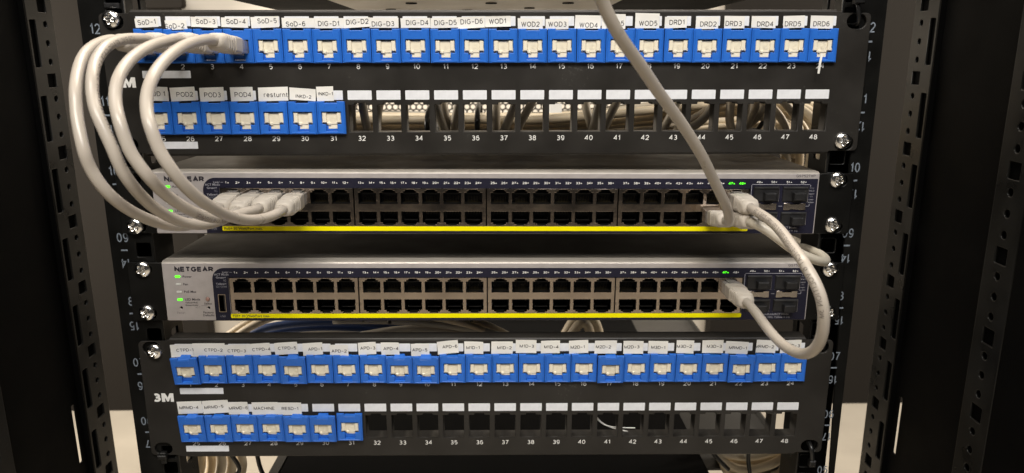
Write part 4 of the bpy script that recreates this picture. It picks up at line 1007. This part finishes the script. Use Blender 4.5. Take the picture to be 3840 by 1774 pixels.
def cable_print(root, path, txt, s0, ang, cap=2.7, material='cable_print', rev=False):
    """lettering wrapped round the jacket, starting at arc length s0"""
    F = frames(path)
    L = [0.0]
    for a, b in zip(path, path[1:]):
        L.append(L[-1] + (b - a).length)
    vs, fs = text_flat(txt, cap, 0.95, 0.11, 'LEFT')
    out = []
    for u, v, k in vs:
        s = s0 + (-u if rev else u)
        i = max(0, min(len(L) - 2, next((k for k in range(len(L) - 1) if L[k + 1] > s), len(L) - 2)))
        t = (s - L[i]) / max(1e-6, L[i + 1] - L[i])
        p = path[i].lerp(path[i + 1], t)
        n = F[i][1].lerp(F[i + 1][1], t).normalized()
        b = F[i][2].lerp(F[i + 1][2], t).normalized()
        a = R(ang) + (-v if rev else v) / CR
        out.append(p + (n * math.cos(a) + b * math.sin(a)) * (CR + 0.06 + 0.012 * k))
    mb = MB().add(out, [tuple(reversed(f)) for f in fs])
    return obj('printing', mb.mesh('printing', material), root)

def facing_angle(path, s):
    """angle of the jacket that looks at the camera near arc length s"""
    F = frames(path)
    acc = 0
    for i in range(len(path) - 1):
        acc += (path[i + 1] - path[i]).length
        if acc > s:
            break
    c = (Vector((8.5, -474.7, 255.4)) - path[i]).normalized()
    return math.degrees(math.atan2(c.dot(F[i][2]), c.dot(F[i][1])))

def patch_cable(label, key, start=None, end=None, m='cable_jacket', start_flip=False, end_flip=False, prints=()):
    root = thing('patch_cable', label, 'patch cable', 'grey patch cables')
    pts = [Vector(p) for p in PATHS[key]]
    if start:
        e, d = place_plug(root, start, pts[0], start_flip)
        pts[0] = e
        pts.insert(1, e - d * 7)
    if end:
        e, d = place_plug(root, end, pts[-1], end_flip)
        pts[-1] = e
        pts.insert(len(pts) - 1, e - d * 7)
    path = smooth_path(pts, 6, 10)
    path[0] = pts[0]
    path[-1] = pts[-1]
    obj('jacket', tube(MB(), path, CR, 18).mesh('jacket', m, True), root)
    for txt, s0, rev, dang in prints:
        cable_print(root, path, txt, s0, facing_angle(path, s0) + dang, rev=rev)
    return root

patch_cable('leftmost looped grey patch cable from jack SoD-1 down to the upper switch', 'a1', on_panel(1), on_switch(164.4, 0, 0, True), start_flip=True)
patch_cable('second looped grey patch cable from the left, with black printing, from SoD-2', 'a2', on_panel(2), on_switch(164.4, 0, 1, True), start_flip=True,
            prints=(('UTP PVC 4PAIRS CAT6 4 ISO/IEC 11801 PATCH 16/10T 295M', 22, False, 0),))
patch_cable('third looped grey patch cable from the left, from jack SoD-3 to the upper switch', 'a3', on_panel(3), on_switch(164.4, 0, 2, True), start_flip=True,
            prints=(('EN50173-1 2002', 168, False, 20),))
patch_cable('fourth looped grey patch cable, crossing the tag POD 1, from jack SoD-4', 'a4', on_panel(4), on_switch(164.4, 0, 3, True), start_flip=True)
patch_cable('grey patch cable running diagonally from the top edge across the upper panel', 'b', None, on_switch(164.4, 3, 4, False), end_flip=True)
patch_cable('printed grey patch cable looping at right from the upper to the lower switch', 'c', on_switch(164.4, 3, 5, True), on_switch(103.5, 3, 5, True),
            prints=(('EC 3 2002 11801 ISO 3 2002 EN50173-1 CAT 6 VOLITION 3M', 14, False, 0),))
patch_cable('cream patch cable from upper switch folding back between the two switches at right', 'd', on_switch(164.4, 3, 5, False), None, 'cable_cream', start_flip=True)

# ------------------------------------------------------------------ cable ties holding unscrewed corners, loose thread and wire
def ties():
    t = thing('cable_tie', 'black cable tie through the open top right corner of the upper panel', 'cable tie', 'black cable ties at the panel corners', (231.5, -4, 279))
    obj('strap', tube(MB(), smooth_path([(1, 6, -2), (0.8, 0, -1.5), (0.3, -1.6, 2), (-0.4, -1.8, 6), (-1.2, -1.0, 10), (-1.5, 3, 13)], 6, 4), 1.3, 8).mesh('strap', 'tie_black', True), t)
    obj('head', MB().bbox(-4.5, 2.0, -5.0, -0.5, 10.0, 14.5, 0.8).mesh('head', 'tie_black'), t)
    t = thing('cable_tie', 'black cable tie looped through the bottom left corner of the lower panel', 'cable tie', 'black cable ties at the panel corners', (-232.0, -3, -12.5))
    obj('strap', MB().bbox(-1.5, 2.2, -2.5, 1.0, -9.5, -1.0, 0.4).mesh('strap', 'tie_black'), t)
    obj('head', MB().bbox(-3.2, 3.0, -4.0, 0.0, -5.6, -2.4, 0.7).mesh('head', 'tie_black'), t)
    t = thing('cable_tie', 'shiny black cable tie looped through the bottom right corner of the lower panel', 'cable tie', 'black cable ties at the panel corners', (231.3, -3, -15.5))
    obj('strap', tube(MB(), smooth_path([(-1, 4, 2), (-1, -1, 0.5), (-0.6, -2.4, -3), (0.2, -2.0, -8), (0.6, 1.5, -12)], 6, 4), 1.8, 8).mesh('strap', 'tie_black', True), t)
    obj('head', MB().bbox(-1.6, 3.0, -3.5, 0.5, -14.5, -9.5, 0.7).mesh('head', 'tie_black'), t)
ties()
o = obj('paper_strip', MB().add([(209.9, -6.4, 259.4), (211.2, -6.4, 259.2), (210.2, -7.2, 253.5), (208.8, -7.0, 253.7), (209.9, -6.8, 247.0), (208.6, -6.8, 247.2),
                                 (209.9, -6.25, 259.4), (211.2, -6.25, 259.2), (210.2, -7.05, 253.5), (208.8, -6.85, 253.7), (209.9, -6.65, 247.0), (208.6, -6.65, 247.2)],
                                [(0, 3, 2, 1), (3, 5, 4, 2), (6, 7, 8, 9), (9, 8, 10, 11), (0, 6, 9, 3), (3, 9, 11, 5), (1, 2, 8, 7), (2, 4, 10, 8), (4, 5, 11, 10), (0, 1, 7, 6)]).mesh('paper_strip', 'paper'))
tag(o, 'thin white paper strip dangling from jack DRD6 over the number 24', 'paper strip')
lw = thing('loose_wire', 'frayed white wire end in openings 41 and 42 of the lower panel', 'wire')
obj('strand', tube(MB(), smooth_path([(73, 14, 9), (77, 9, 2.5), (84, 7, -2.2), (95, 6, -3.4), (105, 6, -3.8)], 6, 4), 0.45, 6).mesh('strand', 'paper', True), lw)
obj('strand', tube(MB(), smooth_path([(75, 13, 7), (79, 8.5, 1.0), (87, 7, -3.6), (97, 6, -5.9), (106.5, 6, -9)], 6, 4), 0.5, 6).mesh('strand', 'paper', True), lw)

# ------------------------------------------------------------------ cables and equipment behind
def rear_cable(pts, r, m, label, group, name='rear_cable'):
    o = obj(name, tube(MB(), smooth_path(pts, 6, 6), r, 10).mesh(name, m, True))
    return tag(o, label, 'cable', group)
count = {}
WORDS = ['', 'second ', 'third ', 'fourth ']
for h in HANG:
    mid = h[len(h) // 2]
    n = int(round(48 - (211.7 - (8.5 + (mid[0] - 8.5) * 0.905)) / PITCH))
    k = count.get(n, 0)
    count[n] = k + 1
    a, b = Vector(h[0]), Vector(h[-1])
    pts = [tuple(a + (a - Vector(h[1])) * 1.2 + Vector((0, -6, 14)))] + h + [(b.x, b.y + 14, 203.0)]
    pts[-2] = (b.x, b.y + 5, max(b.z, 205.0))
    rear_cable(pts, 3.1, 'rear_shaded_tan', '%stan cable, shade painted in, hanging just behind empty opening %s of the upper panel' % (WORDS[k], ('thirty-' if n < 40 else 'forty-' if n > 40 else 'forty') + ('', 'one', 'two', 'three', 'four', 'five', 'six', 'seven', 'eight', 'nine')[n % 10]), 'cables hanging behind the upper panel')
for i, b in enumerate(BUNDLE):
    rear_cable([(b[0][0] - 60, b[0][1], b[0][2])] + b + [(b[-1][0] - 3, b[-1][1] + 5, b[-1][2] - 28)], 3.4, 'rear_tan', ('third', 'fifth', 'sixth', 'second', 'seventh', 'topmost', 'fourth')[i] + ' tan cable from the top in the bundle behind the upper panel openings', 'bundled tan cables behind the upper panel', 'bundled_cable')
for pts, lab in (([(135, 58, 206), (150, 54, 216), (165, 50, 226), (180, 54, 232)], 'pale tan cable bent upward behind empty openings forty-three and forty-four'),
                 ([(172, 40, 240), (170, 42, 226), (171, 44, 212), (176, 46, 205), (181, 45, 213), (182, 43, 226), (181, 41, 240)], 'folded tan cable loop behind empty opening forty-five'),
                 ([(196, 52, 236), (208, 50, 229), (222, 52, 214), (228, 56, 196)], 'upper tan cable arching down behind empty openings forty-seven and forty-eight'),
                 ([(194, 56, 228), (205, 54, 222), (216, 56, 208), (220, 60, 192)], 'lower tan cable arching down behind empty openings forty-seven and forty-eight'),
                 ([(190, 60, 220), (200, 58, 215), (208, 60, 204), (211, 64, 190)], 'innermost tan cable arching down behind empty opening forty-seven')):
    rear_cable(pts, 3.0, 'rear_tan', lab, 'tan cables close behind the upper panel')
for i in range(16):
    b = BUNDLE[i % 5]
    oy, oz, ph = random.uniform(18, 60), random.uniform(-14, -2), random.uniform(0, 6)
    pts = [(x + random.uniform(-4, 4), y + oy + 6 * math.sin(ph + k), z + oz * (0.5 + 0.5 * math.sin(ph + k * 0.7)) + random.uniform(-2, 2)) for k, (x, y, z) in enumerate(b)]
    rear_cable([(pts[0][0] - 60, pts[0][1], pts[0][2])] + pts, random.uniform(2.5, 3.0), ('rear_tan', 'rear_grey', 'rear_tan', 'rear_shaded_tan')[i % 4], 'thin tangled cable deep in the bundle behind the empty upper panel openings', 'tangled cables deep in the bundle', 'tangled_cable')
names = {'t': ('rear_tan', 'tan'), 'b': ('rear_blue', 'dark blue'), 'g': ('rear_grey', 'grey')}
for i, (c, a) in enumerate(ARCS):
    m, w = names[c]
    where = 'rising loop of cable in front of the perforated sheet' if i > 8 else 'cable arching in the gap below the lower switch'
    rear_cable(a, 3.4 if i < 9 else 4.0, m, '%s %s, %s' % (w, where, ('outer left one', 'inner left one', 'upper one', 'lower one', 'lowest one', 'long upper one', 'short middle one', 'short lower one', 'right one', 'outer turn', 'inner turn')[i]), 'cables arching below the lower switch', 'arched_cable')
for i, c in enumerate(COIL):
    side = 'left' if i < 6 else 'right'
    rear_cable(c, 3.7, 'rear_tan', '%s tan cable of the coil showing under the lower panel at %s' % (('leftmost', 'second', 'third', 'fourth', 'fifth', 'rightmost', 'uppermost', 'second', 'third', 'fourth', 'fifth', 'sixth', 'lowest')[i], side), 'coiled tan cables at lower %s' % side, 'coiled_cable')
for x, lab in ((-44, 'left black tie round the cable bundle, behind empty opening 34'), (-8, 'right black tie round the cable bundle, behind empty opening 36')):
    y0, z0 = 98, 211
    o = obj('bundle_tie', tube(MB(), ellipse(x, y0, z0, 44, 12, 28), 2.0, 8, False).mesh('bundle_tie', 'tie_black', True))
    tag(o, lab, 'cable tie', 'ties round the rear bundles')
for pts, lab in (([(206, 62, 226), (203, 56, 219), (197, 60, 206)], 'black tie across the tan cables behind empty opening 47'),
                 ([(-104, 92, 78), (-104, 80, 66), (-103, 84, 52)], 'black tie on the arched cables under the lower switch, left one'),
                 ([(-84, 92, 80), (-82, 78, 66), (-82, 84, 50)], 'black tie on the arched cables under the lower switch, middle one'),
                 ([(-18, 92, 80), (-16, 84, 66), (-16, 86, 50)], 'black tie on the arched cables under the lower switch, right one'),
                 ([(-203, 40, -40), (-198, 44, -56), (-206, 46, -66), (-218, 44, -74)], 'thin black tie on the coil under the lower panel at left'),
                 ([(-183, 42, -40), (-182, 44, -56), (-178, 48, -74)], 'thick black tie on the coil under the lower panel at left'),
                 ([(170, 44, -30), (174, 48, -46), (190, 48, -64)], 'black tie hanging left of the coil under the lower panel at right'),
                 ([(206, 44, -30), (204, 46, -50), (208, 46, -72)], 'black tie round the coil under the lower panel at right'),
                 ([(236, 44, -30), (237, 46, -48), (237, 46, -72)], 'black tie near the rail under the lower panel at right')):
    tag(obj('bundle_tie', tube(MB(), smooth_path(pts, 6, 3), 1.7, 8).mesh('bundle_tie', 'tie_black', True)), lab, 'cable tie', 'ties round the rear bundles')

def flag(name, x, y, z, w, h, rx, rz, label, txt=None, ang=0):
    root = thing(name, label, 'paper label', 'paper labels on the rear cables', (x, y, z), (R(rx), R(ang), R(rz)))
    v, f = [], []
    for i in range(7):
        u = i / 6 - 0.5
        for q in (-0.5, 0.5):
            v.append((u * w, -0.8 * math.cos(u * PI), q * h))
            v.append((u * w, -0.8 * math.cos(u * PI) + 0.15, q * h))
    for i in range(6):
        a = i * 4
        f += [(a, a + 4, a + 6, a + 2), (a + 1, a + 3, a + 7, a + 5), (a, a + 1, a + 5, a + 4), (a + 2, a + 6, a + 7, a + 3)]
    obj('sheet', MB().add(v, f).mesh('sheet', 'paper', True, 40), root)
    if txt:
        mb = MB()
        put_text(mb, txt, 0, 0, -1.1, h * 0.6, 0.9, 0.01)
        obj('lettering', mb.mesh('lettering', 'ink'), root)
flag('cable_label', -71, 92, 211, 20, 7, 0, 0, 'paper label wrapped on the cable behind empty opening 33', 'OPM', -12)
flag('cable_label', -36.5, 66, 205.5, 16, 6, 0, 0, 'bright paper label standing behind empty opening 35', 'ent', 90)
flag('cable_label', 30, 100, 207, 17, 18, 0, 0, 'large white paper label behind empty opening 38')
flag('cable_label', 52, 118, 216, 12, 12, 0, 0, 'white paper label on the bundle behind empty opening 39')
flag('cable_label', 120, 98, 217, 9, 12, 0, 0, 'white paper sleeve on a tan cable behind empty opening 42', None, -15)
flag('cable_label', 214, 84, 210, 10, 16, 0, 0, 'pale paper label behind empty opening 46', None, 8)

# perforated sheet behind everything
hol = []
pt = 7.2
r0 = 0
zz = -104.0
while zz < 250:
    x = -172 + (pt / 2 if r0 % 2 else 0)
    while x < 170:
        hol.append(circle(x, zz, 2.85, 10))
        x += pt
    zz += pt * 0.866
    r0 += 1
ps = obj('perforated_sheet', plate('perforated_sheet', [rrect(-1, 72, 352, 364)] + hol, 420, 421.2, 'mesh_steel'))
tag(ps, 'perforated steel sheet behind the cables, seen through the panel openings', 'metal sheet')

dv = thing('rack_device', 'dark equipment with a beige underside, cut off at the top edge', 'equipment', None, (0, 0, 300))
obj('body', MB().box(-195, 200, 62, 270, 1.0, 45).mesh('body', 'device_black'), dv)
obj('underside', MB().box(-118, 100, 66, 266, -0.6, 0.6).mesh('underside', 'device_grey'), dv)
for x, y in ((-60, 120), (-86, 190), (2, 120), (34, 175), (62, 120), (-20, 200)):
    obj('foot_screw', plate('foot_screw', [circle(0, 0, 4.5, 16)], 0, 1.2, 'device_black'), dv, (x, y, -1.4), (R(90), 0, 0))
lo = thing('rack_device', 'large black equipment on the shelf under the lower panel', 'equipment', None, (0, 0, -130))
obj('body', MB().box(-166, 170, 14, 480, 0, 72).mesh('body', 'device_black'), lo)
obj('tray', MB().box(171, 250, 60, 420, 58, 60).box(248.5, 250, 60, 420, 60, 66).mesh('tray', 'shelf_grey'), lo)
obj('side_rail', MB().box(-176, -168.5, 20, 480, 0, 70).mesh('side_rail', 'shelf_grey'), lo)
sk = thing('wall_socket', 'blurred grey socket box on the grey wall at top left', 'socket', None, (-502, 699, 356))
obj('box', plate('box', [rrect(0, 0, 66, 44, 6, 4)], -14, 0, 'wall_grey', 1.5), sk)
obj('opening', plate('opening', [rrect(4, 0, 30, 18, 3, 3)], -15, -13.8, 'device_black'), sk)

for o in bpy.data.objects:
    if o.parent is None and o.type == 'MESH' and 'kind' not in o and 'category' not in o:
        o['kind'] = 'structure'
